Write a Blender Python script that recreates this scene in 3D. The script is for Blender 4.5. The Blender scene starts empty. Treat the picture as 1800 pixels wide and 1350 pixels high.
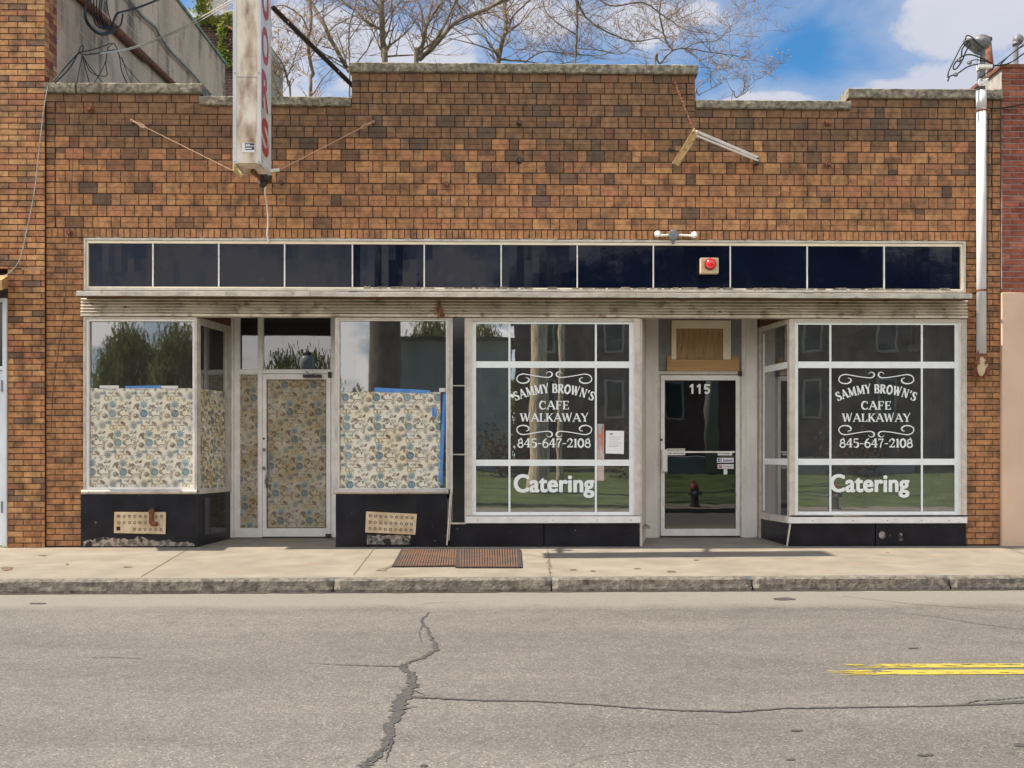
import bpy, math, random
from mathutils import Vector, Matrix, noise
random.seed(7)
R = math.radians
sc = bpy.context.scene
# ------------------------------------------------------------------ camera
F = 1768.0; D = 13.0; EYE = 1.217; HOR = 795.0; PPX = 945.0; YAW = R(1.1)
cd = bpy.data.cameras.new('camera'); cam = bpy.data.objects.new('camera', cd)
sc.collection.objects.link(cam); sc.camera = cam
cam.location = (0, -D, EYE); cam.rotation_euler = (R(90), 0, -YAW)
cd.sensor_width = 36; cd.lens = 36*F/1800; cd.shift_x = (900-PPX)/1800; cd.shift_y = (HOR-675)/1800
cd.clip_start = .05; cd.clip_end = 3000
def ray(px, py):
    r = (px-PPX)/F; u = (HOR-py)/F; c, s = math.cos(YAW), math.sin(YAW)
    return Vector((s+r*c, c-r*s, u))
def at(px, py, Y=0.0):
    d = ray(px, py); t = (Y+D)/d.y
    return Vector((0, -D, EYE)) + d*t
SL = .03; KH = .13
def ground(px, py, off=0.0):            # a point on the sloping ground z = SL*y + off
    d = ray(px, py); t = (SL*-D+off-EYE)/(d.z-SL*d.y)
    return Vector((0, -D, EYE)) + d*t
def X(px, Y=0.0): return at(px, 700, Y).x
def Z(py, px=911, Y=0.0): return at(px, py, Y).z
def mirror(px, py, E):                  # where a thing seen in the shop glass stands, E metres out
    p = at(px, py, E); return Vector((p.x, -E, p.z))
# ------------------------------------------------------------------ world, sun, exposure
SUN = Vector((.80, .036, -1.0)).normalized()
el = math.asin(-SUN.z); az = math.atan2(-SUN.x, -SUN.y)
w = bpy.data.worlds.new('World'); sc.world = w; w.use_nodes = True
nt = w.node_tree; nt.nodes.clear()
def wn(t, **k):
    n = nt.nodes.new(t)
    for a, b in k.items(): setattr(n, a, b)
    return n
def wm(op, a, b=None, c=None, clamp=False):
    n = wn('ShaderNodeMath', operation=op, use_clamp=clamp)
    for i, v in enumerate((a, b, c)):
        if v is None: continue
        if isinstance(v, (int, float)): n.inputs[i].default_value = v
        else: nt.links.new(v, n.inputs[i])
    return n.outputs[0]
out = wn('ShaderNodeOutputWorld'); bg = wn('ShaderNodeBackground'); bg.inputs[1].default_value = .15
sky = wn('ShaderNodeTexSky', sky_type='NISHITA', sun_disc=False)
sky.sun_elevation = el; sky.sun_rotation = az; sky.altitude = 300; sky.air_density = 1.3; sky.dust_density = .4; sky.ozone_density = 2.2
tc = wn('ShaderNodeTexCoord'); sx = wn('ShaderNodeSeparateXYZ'); nt.links.new(tc.outputs['Generated'], sx.inputs[0])
AZ = wm('ARCTAN2', sx.outputs[0], sx.outputs[1]); EL = wm('ARCSINE', sx.outputs[2])
cx = wn('ShaderNodeCombineXYZ'); nt.links.new(AZ, cx.inputs[0]); nt.links.new(wm('MULTIPLY', EL, 1.6), cx.inputs[1])
n1 = wn('ShaderNodeTexNoise'); n1.inputs['Scale'].default_value = 7; n1.inputs['Detail'].default_value = 9; n1.inputs['Roughness'].default_value = .56
n1.inputs['Distortion'].default_value = .3
nt.links.new(cx.outputs[0], n1.inputs['Vector'])
n2 = wn('ShaderNodeTexNoise'); n2.inputs['Scale'].default_value = 2.2; n2.inputs['Detail'].default_value = 5
nt.links.new(cx.outputs[0], n2.inputs['Vector'])
def azel(px, py):
    d = ray(px, py).normalized(); return math.atan2(d.x, d.y), math.asin(d.z)
acc = None
for (px, py, rx, ry, s) in ((1690, 50, 200, 75, .66), (1470, 172, 300, 34, .52), (1200, 15, 150, 75, .42), (760, 70, 200, 120, .34), (1400, 90, 90, 60, -.25),
                            (520, 60, 190, 150, .44), (1000, 40, 120, 60, .20), (1800, 150, 200, 60, .35)):
    if ry <= 0: continue
    a, e = azel(px, py); a1, _ = azel(px+rx, py); _, e1 = azel(px, py-ry)
    dx = wm('DIVIDE', wm('SUBTRACT', AZ, a), abs(a1-a)); dy = wm('DIVIDE', wm('SUBTRACT', EL, e), abs(e1-e))
    q = wm('ADD', wm('MULTIPLY', dx, dx), wm('MULTIPLY', dy, dy))
    g = wm('MULTIPLY', wm('EXPONENT', wm('MULTIPLY', q, -1.0)), s)
    acc = g if acc is None else wm('ADD', acc, g)
dens = wm('ADD', acc, wm('MULTIPLY', wm('SUBTRACT', n1.outputs[0], .5), 1.5))
dens = wm('ADD', dens, wm('MULTIPLY', wm('SUBTRACT', n2.outputs[0], .5), .5))
cv = wn('ShaderNodeMapRange'); cv.inputs['From Min'].default_value = .1; cv.inputs['From Max'].default_value = -.3; cv.inputs['To Min'].default_value = 0; cv.inputs['To Max'].default_value = .34
nt.links.new(sx.outputs[1], cv.inputs['Value'])
cw = wn('ShaderNodeMapRange'); cw.inputs['From Min'].default_value = .55; cw.inputs['From Max'].default_value = .85; cw.inputs['To Min'].default_value = 0; cw.inputs['To Max'].default_value = -.3
nt.links.new(sx.outputs[2], cw.inputs['Value']); dens = wm('ADD', dens, wm('ADD', cv.outputs[0], cw.outputs[0]))  # unseen cloud cover added to the south and cut overhead, to shape the light
mr = wn('ShaderNodeMapRange', interpolation_type='SMOOTHSTEP'); mr.inputs['From Min'].default_value = .20; mr.inputs['From Max'].default_value = .41
nt.links.new(dens, mr.inputs['Value'])
mh = wn('ShaderNodeMapRange', interpolation_type='SMOOTHSTEP'); mh.inputs['From Min'].default_value = -.22; mh.inputs['From Max'].default_value = .42; mh.inputs['To Max'].default_value = .50
nt.links.new(dens, mh.inputs['Value']); cov = wm('MAXIMUM', mr.outputs[0], mh.outputs[0])
cr = wn('ShaderNodeMix', data_type='RGBA'); cr.inputs[6].default_value = (1.75, 1.9, 2.35, 1); cr.inputs[7].default_value = (2.45, 2.45, 2.6, 1)
nt.links.new(n1.outputs[0], cr.inputs[0])
sm = wn('ShaderNodeMix', data_type='RGBA'); nt.links.new(cov, sm.inputs[0])
# unseen clouds over the street (to the south), brightened to light the facade
sb = wn('ShaderNodeMapRange'); sb.inputs['From Min'].default_value = .15; sb.inputs['From Max'].default_value = -.35; sb.inputs['To Min'].default_value = 1; sb.inputs['To Max'].default_value = 3.3
nt.links.new(sx.outputs[1], sb.inputs['Value'])
cb = wn('ShaderNodeMix', data_type='RGBA', blend_type='MULTIPLY'); cb.inputs[0].default_value = 1; nt.links.new(cr.outputs[2], cb.inputs[6]); lw = wn('ShaderNodeMapRange'); lw.inputs['From Min'].default_value = .15; lw.inputs['From Max'].default_value = -.2; nt.links.new(sx.outputs[1], lw.inputs['Value'])
wt = wn('ShaderNodeMix', data_type='RGBA'); wt.inputs[6].default_value = (1, 1, 1, 1); wt.inputs[7].default_value = (1.10, 1.0, .84, 1); nt.links.new(lw.outputs[0], wt.inputs[0])
wv = wn('ShaderNodeVectorMath', operation='SCALE'); nt.links.new(wt.outputs[2], wv.inputs[0]); nt.links.new(sb.outputs[0], wv.inputs['Scale']); nt.links.new(wv.outputs[0], cb.inputs[7])
bl = wn('ShaderNodeMix', data_type='RGBA', blend_type='MULTIPLY'); bl.inputs[0].default_value = 1; bl.inputs[7].default_value = (.15, .34, .475, 1); nt.links.new(sky.outputs[0], bl.inputs[6])
nt.links.new(bl.outputs[2], sm.inputs[6]); nt.links.new(cb.outputs[2], sm.inputs[7])
nt.links.new(sm.outputs[2], bg.inputs[0]); nt.links.new(bg.outputs[0], out.inputs[0])
ld = bpy.data.lights.new('sun', 'SUN'); ld.energy = 4.3; ld.angle = R(.5); ld.color = (1, .90, .76)
lo = bpy.data.objects.new('sun', ld); sc.collection.objects.link(lo); lo.rotation_euler = SUN.to_track_quat('-Z', 'Y').to_euler()
sc.view_settings.view_transform = 'Standard'; sc.view_settings.look = 'None'; sc.view_settings.gamma = 1; sc.view_settings.exposure = 1.05
# ------------------------------------------------------------------ materials
def mat(name, col, rough=.7, metal=0, col2=None, scale=8, detail=6, lo_=.35, hi=.65, bump=0, bscale=60, spec=.5, attr=False,
        stretch=(1, 1, 1), dirt=None, dscale=2, dlo=.55, dhi=.75, coat=0):
    m = bpy.data.materials.new(name); m.use_nodes = True; t = m.node_tree; b = t.nodes['Principled BSDF']
    b.inputs['Roughness'].default_value = rough; b.inputs['Metallic'].default_value = metal; b.inputs['Specular IOR Level'].default_value = spec
    if coat: b.inputs['Coat Weight'].default_value = coat
    L = t.links.new
    co = t.nodes.new('ShaderNodeNewGeometry'); mp = t.nodes.new('ShaderNodeMapping'); mp.inputs['Scale'].default_value = stretch
    L(co.outputs['Position'], mp.inputs['Vector'])
    def mix(f, a, c, bt='MIX'):
        n = t.nodes.new('ShaderNodeMix'); n.data_type = 'RGBA'; n.blend_type = bt
        for i, v in ((0, f), (6, a), (7, c)):
            if isinstance(v, tuple): n.inputs[i].default_value = v+((1,) if len(v) == 3 else ())
            elif isinstance(v, (int, float)): n.inputs[i].default_value = v
            else: L(v, n.inputs[i])
        return n.outputs[2]
    def nz(s, d, lo__, hi_):
        n = t.nodes.new('ShaderNodeTexNoise'); n.inputs['Scale'].default_value = s; n.inputs['Detail'].default_value = d; L(mp.outputs[0], n.inputs['Vector'])
        r = t.nodes.new('ShaderNodeMapRange'); r.inputs['From Min'].default_value = lo__; r.inputs['From Max'].default_value = hi_; L(n.outputs[0], r.inputs['Value'])
        return r.outputs[0], n
    c = col
    if attr:
        a = t.nodes.new('ShaderNodeAttribute'); a.attribute_name = 'col'; c = a.outputs['Color']
    if col2 is not None:
        f, _ = nz(scale, detail, lo_, hi)
        c = mix(f, c, col2, 'MULTIPLY' if attr else 'MIX')
    if dirt is not None:
        f, _ = nz(dscale, 8, dlo, dhi)
        c = mix(f, c, dirt)
    if isinstance(c, tuple): b.inputs['Base Color'].default_value = c+(1,)
    else: L(c, b.inputs['Base Color'])
    if bump:
        n = t.nodes.new('ShaderNodeTexNoise'); n.inputs['Scale'].default_value = bscale; n.inputs['Detail'].default_value = 6; L(mp.outputs[0], n.inputs['Vector'])
        bp = t.nodes.new('ShaderNodeBump'); bp.inputs['Strength'].default_value = bump; bp.inputs['Distance'].default_value = .01
        L(n.outputs[0], bp.inputs['Height']); L(bp.outputs[0], b.inputs['Normal'])
    m['mix'] = 1
    return m
def glass(name, refl=.15, tint=(.82, .87, .85), rough=0.0, dirt=0.0):
    m = bpy.data.materials.new(name); m.use_nodes = True; t = m.node_tree; t.nodes.clear(); L = t.links.new
    o = t.nodes.new('ShaderNodeOutputMaterial'); mx = t.nodes.new('ShaderNodeMixShader'); tr = t.nodes.new('ShaderNodeBsdfTransparent')
    gl = t.nodes.new('ShaderNodeBsdfAnisotropic'); gl.inputs['Roughness'].default_value = rough; gl.inputs['Color'].default_value = (.95, .97, 1, 1)
    tr.inputs[0].default_value = tint+(1,)
    fr = t.nodes.new('ShaderNodeFresnel'); fr.inputs[0].default_value = 1.5
    a = t.nodes.new('ShaderNodeMath'); a.operation = 'ADD'; a.use_clamp = True; a.inputs[1].default_value = refl-.04; L(fr.outputs[0], a.inputs[0])
    g = t.nodes.new('ShaderNodeNewGeometry'); n = t.nodes.new('ShaderNodeTexNoise'); n.inputs['Scale'].default_value = 1.3; L(g.outputs['Position'], n.inputs['Vector'])
    bp = t.nodes.new('ShaderNodeBump'); bp.inputs['Strength'].default_value = .05; bp.inputs['Distance'].default_value = .02; L(n.outputs[0], bp.inputs['Height']); L(bp.outputs[0], gl.inputs['Normal'])
    L(a.outputs[0], mx.inputs[0]); L(tr.outputs[0], mx.inputs[1]); L(gl.outputs[0], mx.inputs[2])
    last = mx.outputs[0]
    if dirt:  # dust on the pane, raised to a grey haze over the dark interior
        df = t.nodes.new('ShaderNodeBsdfDiffuse'); df.inputs[0].default_value = (.5, .48, .42, 1); m2 = t.nodes.new('ShaderNodeMixShader')
        n3 = t.nodes.new('ShaderNodeTexNoise'); n3.inputs['Scale'].default_value = 5; n3.inputs['Detail'].default_value = 8; L(g.outputs['Position'], n3.inputs['Vector'])
        q = t.nodes.new('ShaderNodeMath'); q.operation = 'MULTIPLY'; q.inputs[1].default_value = dirt*2; L(n3.outputs[0], q.inputs[0])
        L(q.outputs[0], m2.inputs[0]); L(last, m2.inputs[1]); L(df.outputs[0], m2.inputs[2]); last = m2.outputs[0]
    L(last, o.inputs[0]); return m
M = dict(
 brick=mat('brick', (1, 1, 1), .82, attr=True, col2=(.58, .56, .54), scale=16, lo_=.42, hi=.72, bump=.5, bscale=70, dirt=(.085, .055, .038), dscale=5.5, dlo=.46, dhi=.80, stretch=(1, 1, .8), spec=.3),
 brick_old=mat('brick_old', (1, 1, 1), .85, attr=True, col2=(.6, .58, .56), scale=14, bump=.5, bscale=70, spec=.25),
 mortar_dark=mat('mortar_dark', (.030, .017, .012), .9, col2=(.06, .036, .024), scale=5),
 sunlit_pointing=mat('sunlit_pointing', (.46, .33, .22), .9),
 mortar_grey=mat('mortar_grey', (.38, .35, .31), .9, col2=(.24, .22, .2), scale=9, bump=.4),
 coping=mat('coping', (.28, .25, .185), .95, col2=(.13, .115, .085), scale=16, detail=8, lo_=.4, hi=.6, bump=1.0, bscale=55, dirt=(.36, .33, .26), dscale=26, dlo=.60, dhi=.68),
 cmu=mat('concrete_block', (.60, .46, .34), .95, col2=(.38, .30, .225), scale=1.3, detail=8, lo_=.35, hi=.65, bump=.5, bscale=35, stretch=(1, 1, .30), dirt=(.12, .10, .085), dscale=3.4, dlo=.50, dhi=.70),
 cmu_joint=mat('block_joint', (.68, .54, .41), .95, col2=(.5, .4, .31), scale=3),
 vitro=mat('black_glass', (.002, .004, .014), .08, col2=(.004, .007, .021), scale=1.5, detail=3, spec=.24, bump=.35, bscale=1.6, dirt=(.025, .03, .045), dscale=5, dlo=.58, dhi=.9),
 black_tile=mat('black_tile', (.006, .006, .010), .3, col2=(.014, .014, .020), scale=4, spec=.28, dirt=(.16, .15, .14), dscale=16, dlo=.70, dhi=.76, bump=.06, bscale=6),
 black_side=mat('black_side', (.012, .013, .018), .09, spec=.5),
 worn=mat('worn_render', (.33, .27, .23), .95, col2=(.12, .11, .09), scale=18, lo_=.42, hi=.56, bump=.6, bscale=40, dirt=(.02, .02, .02), dscale=7, dlo=.55, dhi=.60),
 alu=mat('aluminium', (.54, .50, .435), .45, .15, col2=(.38, .35, .30), scale=7, lo_=.4, hi=.7, bump=.05, dirt=(.17, .14, .11), dscale=24, dlo=.62, dhi=.74),
 alu_white=mat('pale_aluminium', (.80, .78, .75), .45, .0, col2=(.70, .67, .63), scale=6, dirt=(.25, .21, .17), dscale=30, dlo=.66, dhi=.76),
 painted=mat('chipped_white_paint', (.72, .685, .63), .6, col2=(.58, .55, .50), scale=4, lo_=.35, hi=.65, stretch=(1, 1, .4), dirt=(.24, .20, .15), dscale=60, dlo=.66, dhi=.76, bump=.1),
 trimw=mat('cream_paint', (.60, .545, .47), .6, col2=(.46, .41, .345), scale=9, dirt=(.25, .19, .13), dscale=50, dlo=.64, dhi=.76, bump=.1, bscale=80),
 fascia=mat('corrugated_metal', (.70, .63, .51), .55, .1, col2=(.48, .42, .33), scale=3, dirt=(.20, .12, .07), dscale=9, dlo=.54, dhi=.74, bump=.15, bscale=20),
 film=mat('white_film', (.80, .84, .82), .5, col2=(.74, .78, .76), scale=8),
 rust=mat('rust', (.22, .075, .035), .9, col2=(.10, .04, .025), scale=20, bump=.6, dirt=(.33, .17, .08), dscale=30, dlo=.6, dhi=.7),
 iron=mat('dark_iron', (.025, .02, .022), .7, col2=(.06, .04, .03), scale=20, bump=.2),
 cable=mat('black_cable', (.012, .012, .012), .6),
 greycable=mat('grey_cable', (.33, .33, .32), .6, col2=(.2, .2, .19), scale=20),
 whitecable=mat('white_cable', (.6, .56, .5), .6),
 galv=mat('galvanised_pipe', (.52, .52, .53), .8, .0, col2=(.62, .62, .63), scale=7, stretch=(1, 1, .3)),
 lead=mat('grey_cast_metal', (.22, .22, .23), .55, .4, col2=(.14, .14, .145), scale=18, bump=.15),
 signmetal=mat('rusty_white_enamel', (.80, .74, .63), .5, col2=(.66, .55, .40), scale=3, stretch=(2, 1, .8), dirt=(.24, .12, .055), dscale=3.4, dlo=.42, dhi=.68),
 signface=mat('sign_plastic', (.80, .78, .72), .35, col2=(.55, .52, .46), scale=4, dirt=(.3, .2, .12), dscale=3, dlo=.6, dhi=.8),
 red=mat('red_letters', (.50, .06, .045), .5, col2=(.38, .07, .06), scale=12, dirt=(.60, .50, .42), dscale=9, dlo=.60, dhi=.70),
 yellowpaint=mat('cream_yellow_flap', (.72, .60, .28), .6),
 plywood=mat('plywood', (.40, .25, .12), .7, col2=(.28, .17, .085), scale=3, stretch=(6, 1, .8), dirt=(.15, .09, .05), dscale=5, dlo=.58, dhi=.72),
 pine=mat('pine_board', (.50, .29, .11), .6, col2=(.40, .22, .085), scale=4, stretch=(.5, 1, 8)),
 creamboard=mat('cream_board', (.85, .77, .60), .6, col2=(.76, .68, .52), scale=3),
 greypaint=mat('grey_board', (.21, .22, .22), .7, col2=(.17, .175, .175), scale=8, dirt=(.35, .33, .3), dscale=60, dlo=.72, dhi=.76),
 beige=mat('beige_enamel', (.60, .48, .32), .55, col2=(.46, .34, .2), scale=10, dirt=(.2, .1, .05), dscale=24, dlo=.64, dhi=.74),
 brownwire=mat('weathered_wire', (.34, .20, .12), .7),
 hole=mat('painted_grille_hole', (.015, .012, .010), .9),
 redlens=mat('red_lens', (.75, .012, .016), .15, spec=.8),
 lampwhite=mat('lamp_white', (.78, .76, .70), .35),
 concrete=mat('sidewalk_concrete', (.272, .236, .180), .9, col2=(.205, .177, .136), scale=2.4, detail=9, lo_=.35, hi=.65, bump=.5, bscale=90, dirt=(.22, .175, .125), dscale=2.2, dlo=.52, dhi=.74),
 kerb=mat('kerb_stone', (.215, .19, .15), .95, col2=(.10, .088, .072), scale=16, detail=9, bump=1.0, bscale=40, dirt=(.07, .06, .05), dscale=9, dlo=.58, dhi=.68),
 joint=mat('dark_joint', (.07, .055, .04), .95), joint2=mat('pavement_joint', (.16, .125, .09), .95),
 stain=mat('brown_stain', (.17, .10, .05), .9, col2=(.10, .07, .04), scale=30),
 lawn=mat('lawn', (.115, .145, .035), .9, col2=(.05, .075, .02), scale=1.2, bump=.6, bscale=50),
 tar=mat('tar_crack', (.040, .038, .034), .9, col2=(.085, .08, .07), scale=60, bump=.4),
 bark=mat('bark', (.20, .155, .11), .95, col2=(.09, .07, .05), scale=12, stretch=(1, 1, .3), bump=.6, bscale=30),
 bark_sunlit=mat('sunlit_bark', (.85, .68, .44), .95, col2=(.40, .30, .19), scale=9, stretch=(4, 4, .25), lo_=.42, hi=.58, bump=.6),  # sunlight on the mirrored trunks put into a brighter bark colour
 twig=mat('twig_bark', (.25, .165, .11), .9, col2=(.12, .085, .06), scale=6),
 bud=mat('bud_leaves', (.42, .23, .14), .8, col2=(.34, .26, .12), scale=3),
 leaf=mat('leaves', (.28, .27, .08), .7, col2=(.17, .20, .055), scale=1.2), ivy=mat('ivy', (.30, .34, .05), .6, col2=(.12, .18, .03), scale=3),
 shrub=mat('shrub_leaves', (.12, .05, .035), .7, col2=(.06, .06, .03), scale=2),
 paper=mat('printed_paper', (1, 1, 1), .85, attr=True, col2=(.93, .84, .66), scale=2.2, detail=5, lo_=.45, hi=.72),
 paper_old=mat('aged_printed_paper', (1, 1, 1), .85, attr=True, col2=(.72, .62, .44), scale=3, detail=6, lo_=.35, hi=.65),
 bluetape=mat('blue_tape', (.05, .19, .50), .6, col2=(.10, .26, .55), scale=5), whitetape=mat('white_tape', (.62, .60, .54), .6),
 sheet=mat('white_paper', (.78, .77, .76), .6), ink=mat('grey_ink', (.28, .28, .29), .7), navy=mat('navy_print', (.02, .025, .06), .5),
 blueprint=mat('blue_print', (.03, .06, .24), .5), pinkprint=mat('pink_print', (.45, .05, .12), .5),
 stucco=mat('pink_stucco', (.66, .475, .345), .92, col2=(.58, .41, .30), scale=1.5, detail=6, bump=.25, bscale=25, dirt=(.40, .30, .22), dscale=9, dlo=.70, dhi=.80),
 doorwhite=mat('white_door_paint', (.62, .66, .70), .5, col2=(.55, .58, .61), scale=3),
 inner=mat('interior_wall', (.17, .16, .16), .9, col2=(.11, .105, .105), scale=1.5), innerfloor=mat('interior_floor', (.24, .21, .17), .7),
 ceiling=mat('ceiling_tiles', (.22, .21, .20), .9), soffit=mat('soffit_wood', (.16, .07, .035), .85, col2=(.08, .04, .025), scale=6, stretch=(.4, 3, 1)),
 darkwood=mat('dark_wood', (.06, .04, .03), .6), curtain=mat('grey_curtain', (.36, .34, .35), .9),
 housebrick=mat('purple_brown_brick', (.17, .11, .105), .9, col2=(.11, .07, .07), scale=2), roofing=mat('roof_shingle', (.09, .08, .085), .9),
 siding=mat('pale_siding', (.42, .40, .36), .8), lens=mat('street_globe', (.7, .7, .66), .3),
 pane=glass('shop_glass', .30, (.86, .89, .87), dirt=.065), pane_dirty=glass('old_shop_glass', .20, (.80, .82, .76), rough=.015, dirt=.04), pane_dark=glass('dark_door_glass', .13, (.45, .45, .45)),
)
def asphalt():
    m = bpy.data.materials.new('asphalt'); m.use_nodes = True; t = m.node_tree; b = t.nodes['Principled BSDF']; L = t.links.new
    b.inputs['Roughness'].default_value = .88
    g = t.nodes.new('ShaderNodeNewGeometry')
    def N(ty, **k):
        n = t.nodes.new(ty)
        for a, v in k.items(): setattr(n, a, v)
        return n
    def ramp(src, pts):
        r = N('ShaderNodeValToRGB'); r.color_ramp.elements.remove(r.color_ramp.elements[0])
        for i, (p, c) in enumerate(pts):
            e = r.color_ramp.elements[0] if i == 0 else r.color_ramp.elements.new(p)
            e.position = p; e.color = (c[0], c[1], c[2], 1)
        L(src, r.inputs[0]); return r.outputs[0]
    v = N('ShaderNodeTexVoronoi'); v.inputs['Scale'].default_value = 105; L(g.outputs['Position'], v.inputs['Vector'])
    s = N('ShaderNodeSeparateColor'); L(v.outputs['Color'], s.inputs[0])
    base = ramp(s.outputs[0], ((0, (.12, .112, .10)), (.25, (.185, .171, .150)), (.6, (.215, .199, .174)), (.88, (.25, .232, .204)), (1, (.40, .375, .335))))
    n = N('ShaderNodeTexNoise'); n.inputs['Scale'].default_value = 230; n.inputs['Detail'].default_value = 3; L(g.outputs['Position'], n.inputs['Vector'])
    f = ramp(n.outputs[0], ((.3, (.76, .76, .76)), (.7, (1.2, 1.2, 1.2))))
    n2 = N('ShaderNodeTexNoise'); n2.inputs['Scale'].default_value = .7; n2.inputs['Detail'].default_value = 7; n2.inputs['Roughness'].default_value = .65
    mp = N('ShaderNodeMapping'); mp.inputs['Scale'].default_value = (.45, 1.2, 1); L(g.outputs['Position'], mp.inputs[0]); L(mp.outputs[0], n2.inputs['Vector'])
    f2 = ramp(n2.outputs[0], ((.3, (.53, .525, .515)), (.7, (.74, .735, .725))))
    # worn, dustier strip of gutter along the kerb
    sp = N('ShaderNodeSeparateXYZ'); L(g.outputs['Position'], sp.inputs[0])
    n3 = N('ShaderNodeTexNoise'); n3.inputs['Scale'].default_value = 2.2; n3.inputs['Detail'].default_value = 6; L(g.outputs['Position'], n3.inputs['Vector'])
    ad = N('ShaderNodeMath', operation='MULTIPLY_ADD'); ad.inputs[1].default_value = .5; L(n3.outputs[0], ad.inputs[0]); L(sp.outputs[1], ad.inputs[2])
    mr_ = N('ShaderNodeMapRange'); mr_.inputs['From Min'].default_value = -3.42; mr_.inputs['From Max'].default_value = -3.12; L(ad.outputs[0], mr_.inputs['Value'])
    # polished wheel paths and oil-darkened lane centres, long streaks down the street
    n4 = N('ShaderNodeTexNoise'); n4.inputs['Scale'].default_value = 1.0; n4.inputs['Detail'].default_value = 5; mp4 = N('ShaderNodeMapping'); mp4.inputs['Scale'].default_value = (.10, 1.5, 1); L(g.outputs['Position'], mp4.inputs[0]); L(mp4.outputs[0], n4.inputs['Vector'])
    f4 = ramp(n4.outputs[0], ((.32, (.86, .855, .86)), (.68, (1.10, 1.095, 1.08))))
    n5 = N('ShaderNodeTexNoise'); n5.inputs['Scale'].default_value = 6; n5.inputs['Detail'].default_value = 8; n5.inputs['Roughness'].default_value = .7; L(g.outputs['Position'], n5.inputs['Vector'])
    f5 = ramp(n5.outputs[0], ((.28, (.84, .83, .82)), (.5, (1, 1, 1)), (.74, (1.1, 1.1, 1.09))))
    def mul(a, c, fac=1.0, bt='MULTIPLY'):
        x = N('ShaderNodeMix', data_type='RGBA', blend_type=bt)
        if isinstance(fac, float): x.inputs[0].default_value = fac
        else: L(fac, x.inputs[0])
        L(a, x.inputs[6])
        if isinstance(c, tuple): x.inputs[7].default_value = c+(1,)
        else: L(c, x.inputs[7])
        return x.outputs[2]
    c = mul(mul(mul(mul(base, f), f2), f4), f5)
    hf = N('ShaderNodeMath', operation='MULTIPLY'); hf.inputs[1].default_value = .62; L(mr_.outputs[0], hf.inputs[0])
    c = mul(c, (.235, .22, .18), hf.outputs[0], 'MIX')
    L(c, b.inputs['Base Color'])
    bp = N('ShaderNodeBump'); bp.inputs['Strength'].default_value = .5; bp.inputs['Distance'].default_value = .006; L(s.outputs[0], bp.inputs['Height']); L(bp.outputs[0], b.inputs['Normal'])
    return m, c
M['asphalt'], _ = asphalt()
for k_ in ('leaf', 'ivy', 'shrub', 'bud'):
    t_ = M[k_].node_tree; b_ = t_.nodes['Principled BSDF']; tl_ = t_.nodes.new('ShaderNodeBsdfTranslucent'); mx_ = t_.nodes.new('ShaderNodeMixShader'); mx_.inputs[0].default_value = .5
    t_.links.new(b_.inputs['Base Color'].links[0].from_socket, tl_.inputs[0]); t_.links.new(b_.outputs[0], mx_.inputs[1]); t_.links.new(tl_.outputs[0], mx_.inputs[2])
    t_.links.new(mx_.outputs[0], [n for n in t_.nodes if n.type == 'OUTPUT_MATERIAL'][0].inputs[0])
def wornpaint():
    m = mat('worn_yellow_paint', (.46, .36, .03), .7, col2=(.36, .28, .05), scale=9, dirt=(.30, .27, .17), dscale=60, dlo=.56, dhi=.68)
    t = m.node_tree; L = t.links.new; b = t.nodes['Principled BSDF']; o = [n for n in t.nodes if n.type == 'OUTPUT_MATERIAL'][0]
    g = t.nodes.new('ShaderNodeNewGeometry'); n = t.nodes.new('ShaderNodeTexNoise'); n.inputs['Scale'].default_value = 20; n.inputs['Detail'].default_value = 8; mq = t.nodes.new('ShaderNodeMapping'); mq.inputs['Scale'].default_value = (.35, 2.2, 1); L(g.outputs['Position'], mq.inputs[0]); L(mq.outputs[0], n.inputs['Vector'])
    at_ = t.nodes.new('ShaderNodeAttribute'); at_.attribute_name = 'col'
    s = t.nodes.new('ShaderNodeMath'); s.operation = 'LESS_THAN'; L(n.outputs[0], s.inputs[0]); L(at_.outputs['Fac'], s.inputs[1])
    tr = t.nodes.new('ShaderNodeBsdfTransparent'); mx = t.nodes.new('ShaderNodeMixShader'); L(s.outputs[0], mx.inputs[0]); L(tr.outputs[0], mx.inputs[1]); L(b.outputs[0], mx.inputs[2]); L(mx.outputs[0], o.inputs[0])
    return m
M['yellow'] = wornpaint()
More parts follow.
